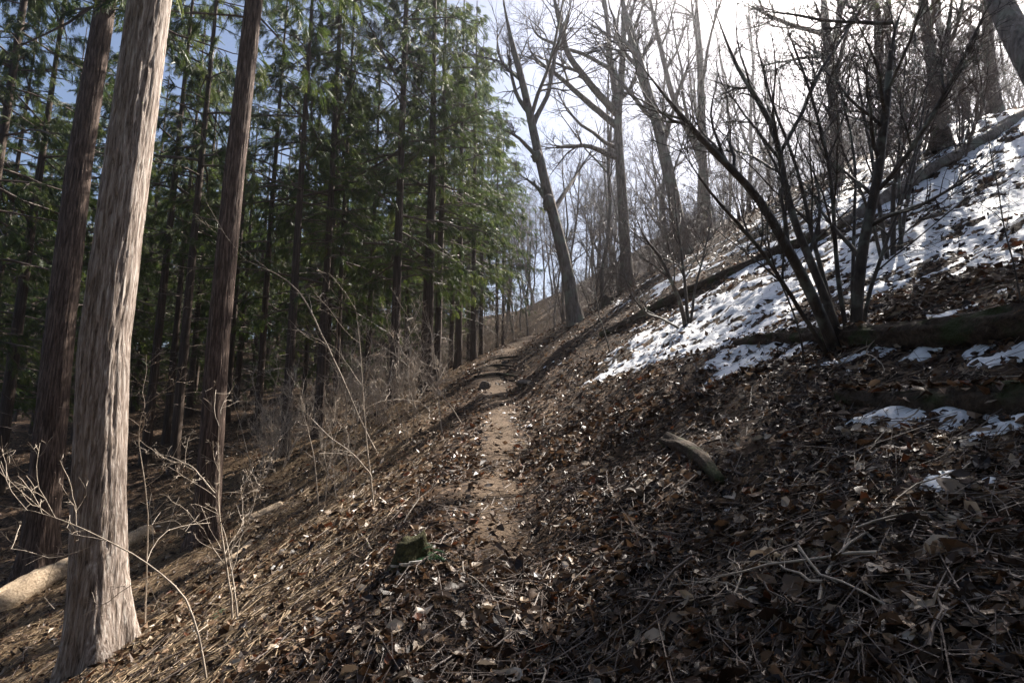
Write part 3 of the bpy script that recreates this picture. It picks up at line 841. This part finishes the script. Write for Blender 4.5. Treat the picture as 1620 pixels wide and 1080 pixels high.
hero_tree('bare_tree', 'bare tree with ascending twin stems on the skyline behind thicket', 20,
          [([(1120, 380), (1112, 250), (1108, 120), (1100, -40)], 16, 9, (0, 0)),
           ([(1112, 260), (1062, 160), (1030, 20), (1020, -40)], 11, 7, (0, 1.5))], M_OAK, M_TWIG, 34)
hero_tree('bare_tree', 'stout bare tree whose limb reaches sideways over the thicket', 15,
          [([(1330, 330), (1322, 200), (1312, 110), (1305, 30), (1298, -60)], 19, 12, (0, 0)),
           ([(1312, 55), (1250, 40), (1200, 15), (1170, 0)], 9, 4, (0, -1)),
           ([(1315, 90), (1328, 40), (1330, -40)], 13, 9, (0, 1))], M_OAK, M_TWIG, 35)
hero_tree('bare_tree', 'grey bare trunk with paired stems among the thicket twigs', 16,
          [([(1410, 320), (1400, 200), (1392, 100), (1385, -50)], 16, 10, (0, 0)),
           ([(1402, 210), (1405, 100), (1408, -40)], 12, 8, (0, 1))], M_OAK, M_TWIG, 36)
hero_tree('bare_tree', 'bare tree rooted just above the long fallen log', 13.3,
          [([(1492, 235), (1480, 150), (1465, 60), (1450, -60)], 22, 14, (0, 0)),
           ([(1478, 140), (1500, 60), (1510, -30)], 9, 5, (0, 1))], M_OAK, M_TWIG, 37)
hero_tree('bare_tree', 'pale bare trunk on the brow beside the end of the long log', 15.5,
          [([(1575, 190), (1565, 90), (1555, -50)], 20, 13, (0, 0))], M_OAK, M_TWIG, 38)

# the dark leaning tree whose evergreen top shades the slope in front
lt = hero_tree('leaning_tree', 'dark thick trunk leaning out over the slope above the snow', 6.6,
          [([(1800, 340), (1690, 200), (1620, 75), (1570, -20), (1535, -130), (1500, -230)], 66, 24, (0, 3.6))], M_OAK, M_TWIG, 39, kids=(4, 4, 3), t0=0.75)
p = np.array([10.4, 12.2, 12.0]) - np.array(lt.location)
for k, (dx, dy, dz) in enumerate(((0, 0, 0), (1.9, 0.3, 0.8))):
    o = obj('branch', EDGE[k][0], lt, kind='stuff'); o.location = (p[0] + dx, p[1] + dy, p[2] + dz); o.scale = (1.0, 1.0, 0.34)
    o = obj('crown', EDGE[k][1], lt, kind='stuff'); o.location = (p[0] + dx, p[1] + dy, p[2] + dz); o.scale = (1.0, 1.0, 0.34)

for _ in range(34):
    d = rng.uniform(38, 80); q = ray(rng.uniform(740, 1010), 450); x = q[0] / q[1] * d
    kk = int(rng.integers(0, 5))
    bare_tree(x, d, kk, rng.uniform(0.55, 0.95), rng.uniform(0, 6.28), BARE_L[kk] + ' on the far hillside beyond the trail', 'bare trees on the far hillside', (rng.normal(0, 0.05), rng.normal(0, 0.05)))
rng = np.random.default_rng(2024)
n_b = 0; tries = 0
while n_b < 40 and tries < 5000:
    tries += 1
    d = rng.uniform(19, 62); px = 830 + 850 * rng.random() ** 1.3
    q = ray(px, 450); x = q[0] / q[1] * d
    if x < trail_x(d) + 1.5: continue
    if px < 1000 and d < 26: continue
    w = x * math.cos(SUN_AZ) - d * math.sin(SUN_AZ)
    if -11.5 < w < -3 and d < 33: continue      # an open gap in the ridge wood: sun reaches the trail through it
    if dec_pos and min((x - a) ** 2 + (d - b) ** 2 for a, b in dec_pos) < 2.4 ** 2: continue
    kk = int(rng.integers(0, 5)); sc_ = rng.uniform(0.7, 1.1)
    bare_tree(x, d, kk, sc_, rng.uniform(0, 6.28), BARE_L[kk] + ' in the leafless wood on the ridge', 'leafless wood on the ridge', (rng.normal(0, 0.05), rng.normal(0, 0.05)))
    dec_pos.append((x, d)); n_b += 1

# ------------------------------------------------------------------ shrubs
def shrub_meshes(seed, ns, Ht, spread, r0, mat, twig, kids, rmin):
    rg = np.random.default_rng(seed)
    out = []; gw, gl = Geo(), Geo()
    for s in range(ns):
        a = rg.uniform(0, 6.28); lean = rg.uniform(0.1, spread)
        d = np.array([math.cos(a) * lean, math.sin(a) * lean, 1.0]); d /= np.linalg.norm(d)
        n = 9; L = Ht * rg.uniform(0.6, 1.05)
        p = np.array([math.cos(a) * 0.08, math.sin(a) * 0.08, -0.1]); pts = [p]
        for j in range(n - 1):
            d = d + rg.normal(0, 0.09, 3) + np.array([0, 0, 0.03]); d /= np.linalg.norm(d)
            p = p + d * L / (n - 1); pts.append(p)
        P = np.array(pts)[None]; R = (r0 * rg.uniform(0.6, 1.1) * np.linspace(1, 0.2, n))[None]
        g = Geo(); g.tubes(P, R, 6)
        out.append(g)
        finish_tree(gw, gw, P, R, rg, kids, 42, 0.12, ((0.2, 0.5), (0.3, 0.6), (0.35, 0.7)), 0.12, rmin)
    return out, gw, mat, twig
def shrub_parts(v):
    out, gw, mat, twig = v
    return [g.mesh('stem', mat, True) for g in out], gw.mesh('twigs', twig)
def shrub_joined(v):
    out, gw, mat, twig = v
    g = Geo()
    for s in out:
        g.add(np.concatenate(s.v), np.concatenate(s.q))
    for a in (gw,):
        g.add(np.concatenate(a.v), np.concatenate(a.q))
    return g.mesh('bare_shrub', twig)
THICK = [shrub_meshes(500 + k, (7, 5, 9, 6)[k], (3.6, 4.6, 3.0, 4.0)[k], 0.6, 0.022, M_SHRUB, M_TWIG, (9, 7, 5), 0.0028) for k in range(4)]
THICK_J = [shrub_joined(v) for v in THICK]
PALES = [shrub_meshes(600 + k, (3, 4, 2, 5)[k], (2.4, 3.0, 2.0, 1.7)[k], 0.7, 0.011, M_PALE, M_PALE, (6, 5, 3), 0.0032) for k in range(4)]
PALES_J = [shrub_joined(v) for v in PALES]

def put_shrub(me, name, label, cat, group, x, y, s, rz):
    o = obj(name, me, None, (x, y, Hs(x, y)), label=label, category=cat, group=group)
    o.scale = (s,) * 3; o.rotation_euler = (rng.normal(0, 0.08), rng.normal(0, 0.08), rz)
    return o
n_s = 0; tries = 0; shp = []
while n_s < 88 and tries < 6000:
    tries += 1
    d = rng.uniform(10, 42); px = rng.uniform(860, 1600)
    q = ray(px, 420); x = q[0] / q[1] * d
    u = x - trail_x(d)
    if u < 1.8 or u > 22: continue
    if u < 8 and d < 17: continue
    if shp and min((x - a) ** 2 + (d - b) ** 2 for a, b in shp) < 0.8: continue
    kk = int(rng.integers(0, 4))
    put_shrub(THICK_J[kk], 'bare_shrub', ('seven-stemmed leafless shrub', 'tall five-stemmed leafless shrub', 'low dense leafless shrub of nine stems', 'six-stemmed upright leafless shrub')[kk] + ' in the thicket below the ridge trees', 'shrub', 'leafless thicket on the slope', x, d, rng.uniform(0.6, 1.15), rng.uniform(0, 6.28))
    shp.append((x, d)); n_s += 1
for _ in range(75):
    d = rng.uniform(30, 62); q = ray(rng.uniform(690, 960), 500); x = q[0] / q[1] * d
    put_shrub(PALES_J[rng.integers(0, 4)], 'dry_brush', 'grey leafless brush covering the hillside beyond the end of the trail', 'shrub', 'brush on the far hillside', x, d, rng.uniform(0.9, 1.7), rng.uniform(0, 6.28))
n_s = 0; tries = 0
while n_s < 66 and tries < 6000:
    tries += 1
    d = math.exp(rng.uniform(math.log(8), math.log(36))); px = rng.uniform(400, 860)
    q = ray(px, 640); x = q[0] / q[1] * d
    u = x - trail_x(d)
    if u > -1.6 or u < -11: continue
    if d < 13 and rng.random() < 0.75: continue
    kk = int(rng.integers(0, 4))
    put_shrub(PALES_J[kk], 'dry_brush', ('three-stemmed', 'tallest four-stemmed', 'sparse two-stemmed', 'low five-stemmed')[kk] + ' pale dry brush growing under the cypresses beside the trail', 'shrub', 'dry brush below the trail', x, d, rng.uniform(0.55, 1.1), rng.uniform(0, 6.28))
    n_s += 1

# ------------------------------------------------------------------ shrubs that can be told apart, stem by stem
hb = ground_px(1330, 548)
hero_tree('bare_shrub', 'large many stemmed bare shrub rooted beside the mossy log', hb[1], [
    ([(1325, 545), (1285, 465), (1245, 395), (1207, 325), (1180, 287), (1130, 245), (1080, 185), (1035, 130), (990, 70)], 20, 5, (0, -0.6)),
    ([(1335, 545), (1300, 450), (1262, 370), (1240, 300), (1236, 240), (1215, 175), (1180, 135), (1160, 100), (1145, 55), (1122, -10)], 15, 6, (0, 0.5)),
    ([(1352, 546), (1355, 460), (1370, 370), (1388, 305), (1400, 200), (1407, 110), (1412, 36), (1440, -10)], 19, 9, (0, -0.2)),
    ([(1412, 36), (1360, 34), (1300, 32), (1240, 22), (1180, 15)], 7, 3, (-0.2, 0.6)),
    ([(1390, 300), (1430, 250), (1470, 190), (1515, 105), (1560, 10), (1575, -30)], 8, 5, (-0.1, -0.9)),
    ([(1238, 235), (1270, 180), (1300, 110), (1340, 50), (1378, -10)], 8, 5, (0.3, 0.9)),
    ([(1330, 546), (1315, 470), (1290, 400), (1275, 330), (1262, 260), (1230, 190), (1205, 110), (1190, 20)], 9, 3, (0, 0.9)),
    ([(1345, 546), (1330, 470), (1320, 380), (1320, 300), (1300, 200), (1270, 110), (1240, 30), (1225, -20)], 8, 4, (0, 0.7)),
    ([(1318, 546), (1270, 500), (1225, 430), (1180, 370), (1130, 320), (1090, 260), (1060, 215)], 9, 3, (0, -0.9)),
    ([(1358, 546), (1372, 470), (1400, 390), (1425, 330), (1450, 250), (1465, 160), (1480, 70)], 7, 3, (0, 0.6)),
    ([(1348, 546), (1345, 440), (1350, 350), (1352, 250), (1330, 150), (1310, 60)], 7, 3, (0, 1.1))],
    M_SHRUB, M_SHRUB, 41, sides=8, kids=(11, 7, 5), spread=40, up=0.10, lens=((0.18, 0.50), (0.3, 0.65), (0.3, 0.7)), t0=0.2, rmin=0.0026, cat='shrub', partnames=('stem', 'stem'))
hb = ground_px(1086, 512)
hero_tree('bare_shrub', 'slim bare shrub standing in the snow by its own dark hollow', hb[1], [
    ([(1084, 512), (1075, 475), (1060, 440), (1045, 405), (1020, 380), (1000, 330)], 8, 2.5, (0, -0.5)),
    ([(1088, 512), (1085, 460), (1078, 400), (1070, 340), (1065, 270)], 6, 2, (0, 0.4)),
    ([(1080, 512), (1050, 505), (1020, 495), (1000, 470), (985, 430)], 4, 2, (0, -0.7)),
    ([(1090, 512), (1100, 450), (1115, 390), (1130, 330)], 5, 2, (0, 0.5))],
    M_SHRUB, M_TWIG, 42, sides=6, kids=(9, 6, 5), rmin=0.004, cat='shrub', partnames=('stem', 'stem'))
hb = ground_px(1408, 405)
hero_tree('bare_shrub', 'clump of thin dark stems below the long fallen log', hb[1], [
    ([(1405, 345), (1412, 290), (1430, 230), (1445, 170), (1450, 90)], 9, 3, (0, 0)),
    ([(1412, 348), (1440, 280), (1460, 210), (1480, 120)], 7, 3, (0, 0.8)),
    ([(1398, 348), (1385, 290), (1375, 220), (1360, 150), (1350, 60)], 8, 3, (0, 0.6)),
    ([(1392, 348), (1360, 300), (1330, 240), (1310, 170)], 6, 2, (0, -0.6)),
    ([(1420, 348), (1425, 260), (1432, 160), (1438, 40)], 6, 2, (0, -0.5))],
    M_SHRUB, M_TWIG, 43, sides=6, kids=(9, 7, 5), rmin=0.004, cat='shrub', partnames=('stem', 'stem'))

def sapling(label, px, w0, w1, dd, seed, mat=M_PALE, kids=(8, 5, 3), extra=(), group=None, name='sapling', d=None):
    if d is None: d = ground_px(*px[0])[1]
    hero_tree(name, label, d, [(px, w0 * .6, w1 * .5, dd)] + [(e[0], e[1] * .55, e[2] * .5, e[3]) for e in extra], mat, mat, seed, sides=6, kids=kids, spread=45, up=0.06,
              lens=((0.18, 0.50), (0.3, 0.65), (0.3, 0.6)), t0=0.25, rmin=0.0015, cat='sapling', partnames=('stem', 'stem'), group=group)
sapling('sapling with a long bow shaped pale branch arching toward the shady trunks', [(600, 715), (585, 690), (560, 650), (545, 610), (525, 565), (505, 520), (480, 465), (450, 435), (400, 420), (365, 400)], 6, 3, (0, -1.0), 61, kids=(9, 5, 3))
sapling('upright forked sapling beside the trail edge below the cypress', [(595, 815), (590, 760), (580, 700), (575, 620), (570, 540), (560, 470)], 5, 2, (0, 0.3), 62, extra=[([(588, 755), (560, 720), (520, 690), (470, 640)], 4, 2, (0, -0.3))])
sapling('slender sapling with a fork of dry twigs before the reddish trunk', [(372, 985), (360, 930), (352, 880), (345, 830), (338, 790), (345, 740), (340, 690), (350, 640)], 6, 2.5, (0, 0), 63, extra=[([(345, 830), (375, 800), (390, 760), (440, 720)], 4, 2, (0, -0.3)), ([(340, 780), (310, 740), (270, 720), (225, 715)], 4, 1.5, (0, 0.4))])
sapling('thin crooked stem with one bough crossing before the pale trunk', [(335, 1080), (318, 1010), (300, 945), (298, 935), (270, 920), (225, 880), (150, 845), (80, 815), (0, 800)], 6, 2, (0, 0.3), 64, kids=(9, 5, 3))
sapling('straight thin wand between the pale trunk and the reddish one', [(233, 990), (233, 900), (236, 820), (228, 740), (215, 700), (222, 650), (240, 620)], 4, 1.5, (0, 0), 65)
sapling('bare sapling with paired forks on the sunny slope', [(383, 985), (370, 930), (362, 880), (355, 840), (340, 800)], 5, 2, (0, 0.3), 66, extra=[([(366, 905), (380, 850), (400, 800), (410, 760)], 3, 1.5, (0, 0.3))])
sapling('leaning twig sapling crossing the drop beside the trail', [(738, 672), (715, 645), (690, 610), (665, 570), (640, 530)], 4, 1.5, (0, -0.2), 67)
sapling('low sapling standing right at the trail edge', [(700, 690), (692, 640), (690, 600), (683, 540), (672, 480)], 4, 1.5, (0, 0.3), 68)
sapling('two stemmed thin sapling on the litter below the trail', [(505, 800), (500, 760), (495, 720), (480, 660), (470, 600)], 4, 1.5, (0, 0), 69, extra=[([(512, 800), (520, 740), (530, 690), (550, 640)], 4, 1.5, (0, 0.3))])
sapling('thin dark sapling rising from the snow edge', [(968, 555), (955, 520), (945, 480), (935, 430), (930, 380)], 4, 1.5, (0, 0.3), 70, M_SHRUB)
sapling('whippy sapling beside the dark log under the shrub', [(1272, 575), (1268, 530), (1245, 460), (1205, 400), (1170, 360), (1120, 325), (1080, 300)], 6, 2, (0, -0.3), 71, M_SHRUB, kids=(7, 4, 3))
sapling('tall thin sapling on the snowy bank near the leaning trunk', [(1618, 480), (1605, 420), (1590, 360), (1580, 300), (1560, 200), (1555, 120)], 5, 2, (0, 0.2), 72, M_SHRUB)

# ------------------------------------------------------------------ fallen logs, stumps, stones
def log(name, label, pts, r0, r1, mat, seed, sides=28, rings=70, sink=0.3, stubs=0, cat='log', leaves=0, rough=1.0):
    rg = np.random.default_rng(seed)
    P = resample(pts, rings); b = P[0].copy()
    P[:, 2] += (np.linspace(r0, r1, rings)) * (1 - 2 * sink)
    T = unit(np.gradient(P, axis=0)); N = unit(np.cross(T, np.array([0, 0, 1.0]))); B = np.cross(T, N)
    a = np.arange(sides) * 2 * math.pi / sides
    d = np.linspace(0, 1, rings)
    A, D = np.meshgrid(a, d * np.linalg.norm(P[-1] - P[0]))
    R = (r0 + (r1 - r0) * d)[:, None] * (1 + 0.34 * rough * fbm(np.cos(A) * 1.5 + seed, D * 1.6 + np.sin(A) * 1.5, seed, 4) + 0.10 * rough * fbm(A * 4, D * 2.0, seed + 8, 3) * sstep(0, .4, A) * sstep(6.28, 5.9, A) - 0.16 * np.exp(-(fbm(A * 3.5, D * 1.1, seed + 4, 3) / .12) ** 2) * sstep(0, .4, A) * sstep(6.28, 5.9, A))
    R[0] *= 0.8; R[-1] *= 0.75
    V = P[:, None] + R[..., None] * (np.cos(A)[..., None] * N[:, None] + np.sin(A)[..., None] * B[:, None])
    i = np.arange(rings - 1)[:, None]; k = np.arange(sides)[None]; k2 = (k + 1) % sides
    q = np.stack([i * sides + k, i * sides + k2, (i + 1) * sides + k2, (i + 1) * sides + k], -1).reshape(-1, 4)
    V = V.reshape(-1, 3)
    nV = len(V)
    c0 = P[0] - T[0] * r0 * 0.12; c1 = P[-1] + T[-1] * r1 * 0.10
    V = np.concatenate([V, [c0, c1]])
    t = [(nV, (k + 1) % sides, k) for k in range(sides)] + [(nV + 1, (rings - 1) * sides + k, (rings - 1) * sides + (k + 1) % sides) for k in range(sides)]
    g = Geo(); g.add(V - b, q, t)
    root = thing(name, label, cat, tuple(b))
    obj('wood', g.mesh('log', mat, True), root)
    if leaves:
        LT, LF = leaf_template('far'); gg = Geo()
        j = rg.integers(2, rings - 2, leaves); aa = rg.normal(math.pi / 2, 0.55, leaves)
        sgn = np.sign(B[:, 2])[j]
        pos = P[j] - b + (N[j] * np.cos(aa)[:, None] + B[j] * (np.sin(aa) * sgn)[:, None]) * ((r0 + (r1 - r0) * j / rings) * 1.05 + 0.012)[:, None]
        for pp in pos:
            th = rg.uniform(0, 6.28); sc_ = rg.uniform(0.05, 0.11); c, sn = math.cos(th), math.sin(th)
            Q = LT.copy(); Q[:, 2] = np.abs(Q[:, 1]) * rg.uniform(0, 1) + rg.normal(0, .5) * Q[:, 0] ** 2
            Q = np.stack([Q[:, 0] * c - Q[:, 1] * sn, Q[:, 0] * sn + Q[:, 1] * c, Q[:, 2] + Q[:, 0] * rg.normal(0, .4)], -1) * sc_ + pp
            cl = PAL[rg.choice(len(PAL), p=PALW / PALW.sum())]
            gg.add(Q, None, LF, np.tile(np.append(cl, 1), (len(LT), 1)))
        obj('fallen_leaves', gg.mesh('fallen_leaves', M_LITTER), root, kind='stuff')
    for s in range(stubs):
        j = rg.integers(rings // 8, rings - rings // 8); aa = rg.uniform(0.3, 2.8)
        dr = N[j] * math.cos(aa) + B[j] * math.sin(aa) + T[j] * rg.uniform(-.5, .8)
        L = rg.uniform(0.2, 0.8); p0 = P[j] - b
        gg = Geo(); gg.tubes(np.array([[p0, p0 + dr * L * .5, p0 + dr * L + rg.normal(0, .05, 3)]]), np.array([[0.035, 0.022, 0.012]]), 6)
        obj('branch_stub', gg.mesh('branch_stub', mat, True), root)
    return root
def G(px, py): return ground_px(px, py)
log('fallen_log', 'long grey fallen log lying up the snowy slope toward the brow', [G(1640, 175), G(1560, 225), G(1470, 278), G(1395, 322), G(1330, 360)], 0.17, 0.13, M_OAK, 81, stubs=4)
log('fallen_log', 'thin dark fallen log lying along the upper edge of the snow', [G(1310, 372), G(1230, 400), G(1160, 432), G(1090, 462), G(1020, 496), G(950, 532)], 0.13, 0.09, M_LOG, 82, stubs=4, leaves=60, rings=140)
log('fallen_log', 'thick rotten mossy log with a snow strip along its foot', [G(1700, 520), G(1600, 528), G(1500, 536), G(1420, 540), G(1300, 545), G(1230, 548), G(1165, 556)], 0.155, 0.07, M_LOG, 83, stubs=3, sink=0.2, leaves=110, rings=140)
log('fallen_log', 'dark rotten log sunk in leaves above a thin snow line', [G(1720, 640), G(1620, 634), G(1500, 630), G(1400, 624), G(1330, 618)], 0.12, 0.07, M_LOG, 84, stubs=2, sink=0.35, leaves=120, rings=140)
log('fallen_log', 'pale debarked log lying below the shaggy cypress', [at(-160, 1050, 7.6), at(0, 962, 8.4), at(110, 905, 9.2), at(215, 850, 10.0), at(300, 812, 10.8)] if False else [G(-170, 1060), G(-60, 1000), G(60, 935), G(160, 885), G(240, 845)], 0.26, 0.15, M_DEBARK, 85, stubs=2, sink=0.3)
log('broken_log', 'short pale log piece on the sunny slope beyond the reddish trunk', [G(395, 830), G(420, 816), G(448, 800)], 0.10, 0.08, M_DEBARK, 86, rings=24)
log('broken_log', 'small split log lying higher on the dry slope', [G(412, 742), G(428, 733), G(445, 722)], 0.10, 0.07, M_DEBARK, 87, rings=24)
log('broken_log', 'short dark rotten log half buried in the shaded leaves', [G(1055, 690), G(1085, 712), G(1115, 735), G(1140, 752)], 0.075, 0.05, M_LOG, 88, rings=30, stubs=1)
log('broken_log', 'mossy log end resting against the foot of the reddish trunk', [G(345, 905), G(375, 880), G(400, 852)], 0.07, 0.05, M_DEBARK, 89, rings=24)

def stone(name, label, px, py, size, seed, mat, squash=0.6, cat='stone'):
    p = G(px, py); rg = np.random.default_rng(seed)
    nu, nv = 20, 12
    th = np.linspace(0, 2 * math.pi, nu, endpoint=False); ph = np.linspace(0.02, math.pi - 0.02, nv)
    A, B = np.meshgrid(th, ph)
    d = np.stack([np.sin(B) * np.cos(A), np.sin(B) * np.sin(A), np.cos(B)], -1)
    k = rg.normal(0, 1, (14, 3)); k = unit(k); r = np.full(A.shape, 1.0)
    for v in k: r = np.minimum(r, rg.uniform(0.62, 0.95) / np.maximum((d * v).sum(-1), 1e-3))
    V = d * r[..., None] * size * np.array([1, 0.9, squash])
    i = np.arange(nv - 1)[:, None]; kk = np.arange(nu)[None]; k2 = (kk + 1) % nu
    q = np.stack([i * nu + kk, (i + 1) * nu + kk, (i + 1) * nu + k2, i * nu + k2], -1).reshape(-1, 4)
    g = Geo(); g.add(V.reshape(-1, 3), q)
    return obj(name, g.mesh(name, mat), None, (p[0], p[1], p[2] + size * squash * 0.25), label=label, category=cat)
stone('stone', 'dark angular stone standing at the edge of the trail', 768, 612, 0.17, 1, M_STONE, 0.8)
stone('stone', 'low dark stone on the bank opposite the trail stone', 830, 610, 0.20, 2, M_STONE, 0.5)
stone('stone', 'small flat stone set in the trodden earth', 795, 640, 0.09, 3, M_STONE, 0.4)
stone('stone', 'rounded root stone below the bend of the trail', 800, 575, 0.16, 4, M_STONE, 0.5)

# roots that form steps across the far trail
for i, (a, b, c) in enumerate((((752, 600), (785, 592), (820, 596)), ((752, 585), (782, 578), (812, 580)), ((765, 572), (790, 566), (818, 568)))):
    pts = resample([G(*a), G(*b), G(*c)], 12); b0 = pts[0].copy()
    g = Geo(); g.tubes((pts - b0 + np.array([0, 0, 0.02]))[None], np.linspace(0.05, 0.03, 12)[None], 8)
    obj('tree_root', g.mesh('tree_root', M_LOG, True), None, tuple(b0), label='dark root lying like a step across the climbing trail', category='root', group='root steps on the trail')

# fallen sticks lying on the leaves
stick_me = []
for k in range(6):
    rg = np.random.default_rng(900 + k); n = 9; L = 1.0
    P = np.zeros((1, n, 3)); P[0, :, 0] = np.linspace(-.5, .5, n); P[0, :, 1] = np.cumsum(rg.normal(0, .035, n)) + rg.normal(0, .25) * P[0, :, 0] ** 2; P[0, :, 2] = 0.02 + np.abs(rg.normal(0, .015, n))
    R = np.linspace(0.009, 0.003, n)[None]
    g = Geo(); g.tubes(P, R, 5)
    C, CR = grow(P, R, 4, 0.2, 0.95, 40, (0.15, 0.4), 4, 0.15, 0.0, 0.6, rg); C[..., 2] = 0.02 + 0.5 * np.abs(C[..., 2]); g.tubes(C, CR, 4)
    stick_me.append(g.mesh('stick', M_PALE if k % 2 else M_TWIG, True))
for i in range(70):
    a = math.radians(rng.uniform(-42, 42)); r = math.exp(rng.uniform(math.log(2.4), math.log(9)))
    x, y = r * math.sin(a), r * math.cos(a)
    o = obj('fallen_stick', stick_me[i % 6], None, (x, y, Hs(x, y) + 0.02), label='thin crooked stick lying among the dead leaves', category='stick', group='sticks fallen on the litter')
    n = normals_at(np.array([x]), np.array([y]))[0]
    o.rotation_mode = 'QUATERNION'; o.rotation_quaternion = Vector(n).to_track_quat('Z', 'Y') @ Quaternion((0, 0, 1), rng.uniform(0, 6.28))
    o.scale = (rng.uniform(0.35, 0.95),) * 3

# old stumps
def stump(label, px, py, r, h, seed, mat, tip, jag=0.45, slant=0.0):
    p = G(px, py); rg = np.random.default_rng(seed)
    sides, rings = 26, 14
    a = np.arange(sides) * 2 * math.pi / sides; tt = np.linspace(0, 1, rings)
    A, Tt = np.meshgrid(a, tt)
    R = r * (1 + 0.45 * np.exp(-Tt * 4)) * (1 + 0.42 * fbm(np.cos(A) * 1.6 + seed, np.sin(A) * 1.6 + Tt * 1.5, seed, 4)) * (1 - tip * Tt)
    top = h * (1.0 - jag * 0.55 + jag * vnoise(np.cos(A) * 2.2 + seed, np.sin(A) * 2.2, seed + 1))
    top = top + slant * (np.cos(A) * 0.8 + 0.25 * np.sin(A)) * h
    V = np.stack([R * np.cos(A) * (1 + 0.6 * slant), R * np.sin(A), -0.15 + (top + 0.15) * Tt], -1)
    V[..., 0] += slant * 0.10 * Tt * np.abs(np.sin(A * 1.5))
    i = np.arange(rings - 1)[:, None]; k = np.arange(sides)[None]; k2 = (k + 1) % sides
    q = np.stack([i * sides + k, i * sides + k2, (i + 1) * sides + k2, (i + 1) * sides + k], -1).reshape(-1, 4)
    n = sides * rings
    V = np.concatenate([V.reshape(-1, 3), [(0, 0, h * (1.0 - jag * 0.6))]])
    t = [((rings - 1) * sides + k, (rings - 1) * sides + (k + 1) % sides, n) for k in range(sides)]
    g = Geo(); g.add(V, q, t)
    root = thing('tree_stump', label, 'stump', tuple(p))
    obj('wood', g.mesh('stump', mat, True), root)
    return root
st = stump('low mossy stump with white shelf fungus beside the trail', 645, 900, 0.17, 0.17, 5, M_MOSS, 0.45, 0.22, 0.25)
stump('reddish broken stump on the bank near the burled tree', 962, 482, 0.26, 0.34, 6, M_LOG, 0.4)
stump('dark rotten stump on the bank above the thin log', 1490, 236, 0.28, 0.55, 8, M_LOG, 0.3)
for k in range(5):
    a = -1.9 + k * 0.42
    th = np.linspace(-math.pi / 2, math.pi / 2, 9); r = 0.020 + 0.008 * (k % 3)
    V = [(0, 0, 0), (0, 0, -0.012)]
    for v in th: V += [(r * math.cos(v) * 1.2, r * math.sin(v) * 1.5, 0.0 + 0.006 * math.cos(v)), (r * math.cos(v) * 1.1, r * math.sin(v) * 1.4, -0.010)]
    tr = []
    for j in range(8):
        x0 = 2 + 2 * j
        tr += [(0, x0, x0 + 2), (1, x0 + 3, x0 + 1), (x0, x0 + 1, x0 + 3), (x0, x0 + 3, x0 + 2)]
    g = Geo(); g.add(V, None, tr)
    o = obj('shelf_fungus', g.mesh('shelf_fungus', M_FUNGUS), st, (0.17 * math.cos(a), 0.17 * math.sin(a), 0.03 + 0.012 * (k % 3)))
    o.rotation_euler = (0, 0, a)

def seedling(px, py, seed, n, size, label):
    p = G(px, py); rg = np.random.default_rng(seed)
    root = thing('cypress_seedling', label, 'seedling', tuple(p))
    g = Geo(); g.tubes(np.array([[(0, 0, -0.02), (0.01, 0, size * .5), (0.0, 0.01, size)]]), np.array([[.004, .003, .002]]), 5)
    obj('stem', g.mesh('stem', M_TWIG), root)
    a = rg.uniform(0, 6.28, n); h = rg.uniform(0.15, 1.0, n)
    g = Geo(); add_sprays(g, np.stack([0 * a, 0 * a, h * size], -1), np.stack([np.cos(a), np.sin(a), 0.3 + 0 * a], -1), rg.normal(0, .4, n), size * (1.1 - 0.6 * h), rg)
    obj('leaves', g.mesh('leaves', M_FERN), root)
seedling(684, 898, 1, 16, 0.13, 'tiny blue green cypress seedling beside the mossy stump')
seedling(346, 985, 2, 9, 0.09, 'small green seedling in the litter below the reddish trunk')

# the wood goes on behind the viewer
rng = np.random.default_rng(55)
for i in range(70):
    a = math.radians(rng.uniform(95, 285)); r = rng.uniform(5.0, 19)
    x, y = r * math.sin(a), r * math.cos(a)
    if abs(x - trail_x(y)) < 1.2 or y > -3.4: continue
    k = i % 3; t = thing('cypress_tree', 'cypress of the plantation standing behind the viewpoint', 'tree', (x, y, Hs(x, y)), 'cypresses behind the viewpoint', rz=i)
    obj('trunk', TR[k], t)
    for nm, me in zip(('branch', 'crown'), EDGE[k]): obj(nm, me, t, kind='stuff')

# thin haze added to stand in for lens veil and whiten the sky
mh = bpy.data.materials.new('veil_haze'); mh.use_nodes = True
hn, hl = mh.node_tree.nodes, mh.node_tree.links
hn.clear()
pv = hn.new('ShaderNodeVolumePrincipled')
pv.inputs['Color'].default_value = (0.93, 0.94, 1.0, 1)
pv.inputs['Density'].default_value = 0.0012
pv.inputs['Anisotropy'].default_value = 0.88
ho = hn.new('ShaderNodeOutputMaterial'); hl.new(pv.outputs[0], ho.inputs['Volume'])
g = Geo()
X0, X1, Y0, Y1, Z0, Z1 = -950, 950, -950, 950, -60, 75
g.add([(X0, Y0, Z0), (X1, Y0, Z0), (X1, Y1, Z0), (X0, Y1, Z0), (X0, Y0, Z1), (X1, Y0, Z1), (X1, Y1, Z1), (X0, Y1, Z1)],
      [(0, 3, 2, 1), (4, 5, 6, 7), (0, 1, 5, 4), (1, 2, 6, 5), (2, 3, 7, 6), (3, 0, 4, 7)])
obj('haze', g.mesh('haze', mh), kind='stuff', label='thin haze added as a lens veil toward the sun', category='haze')
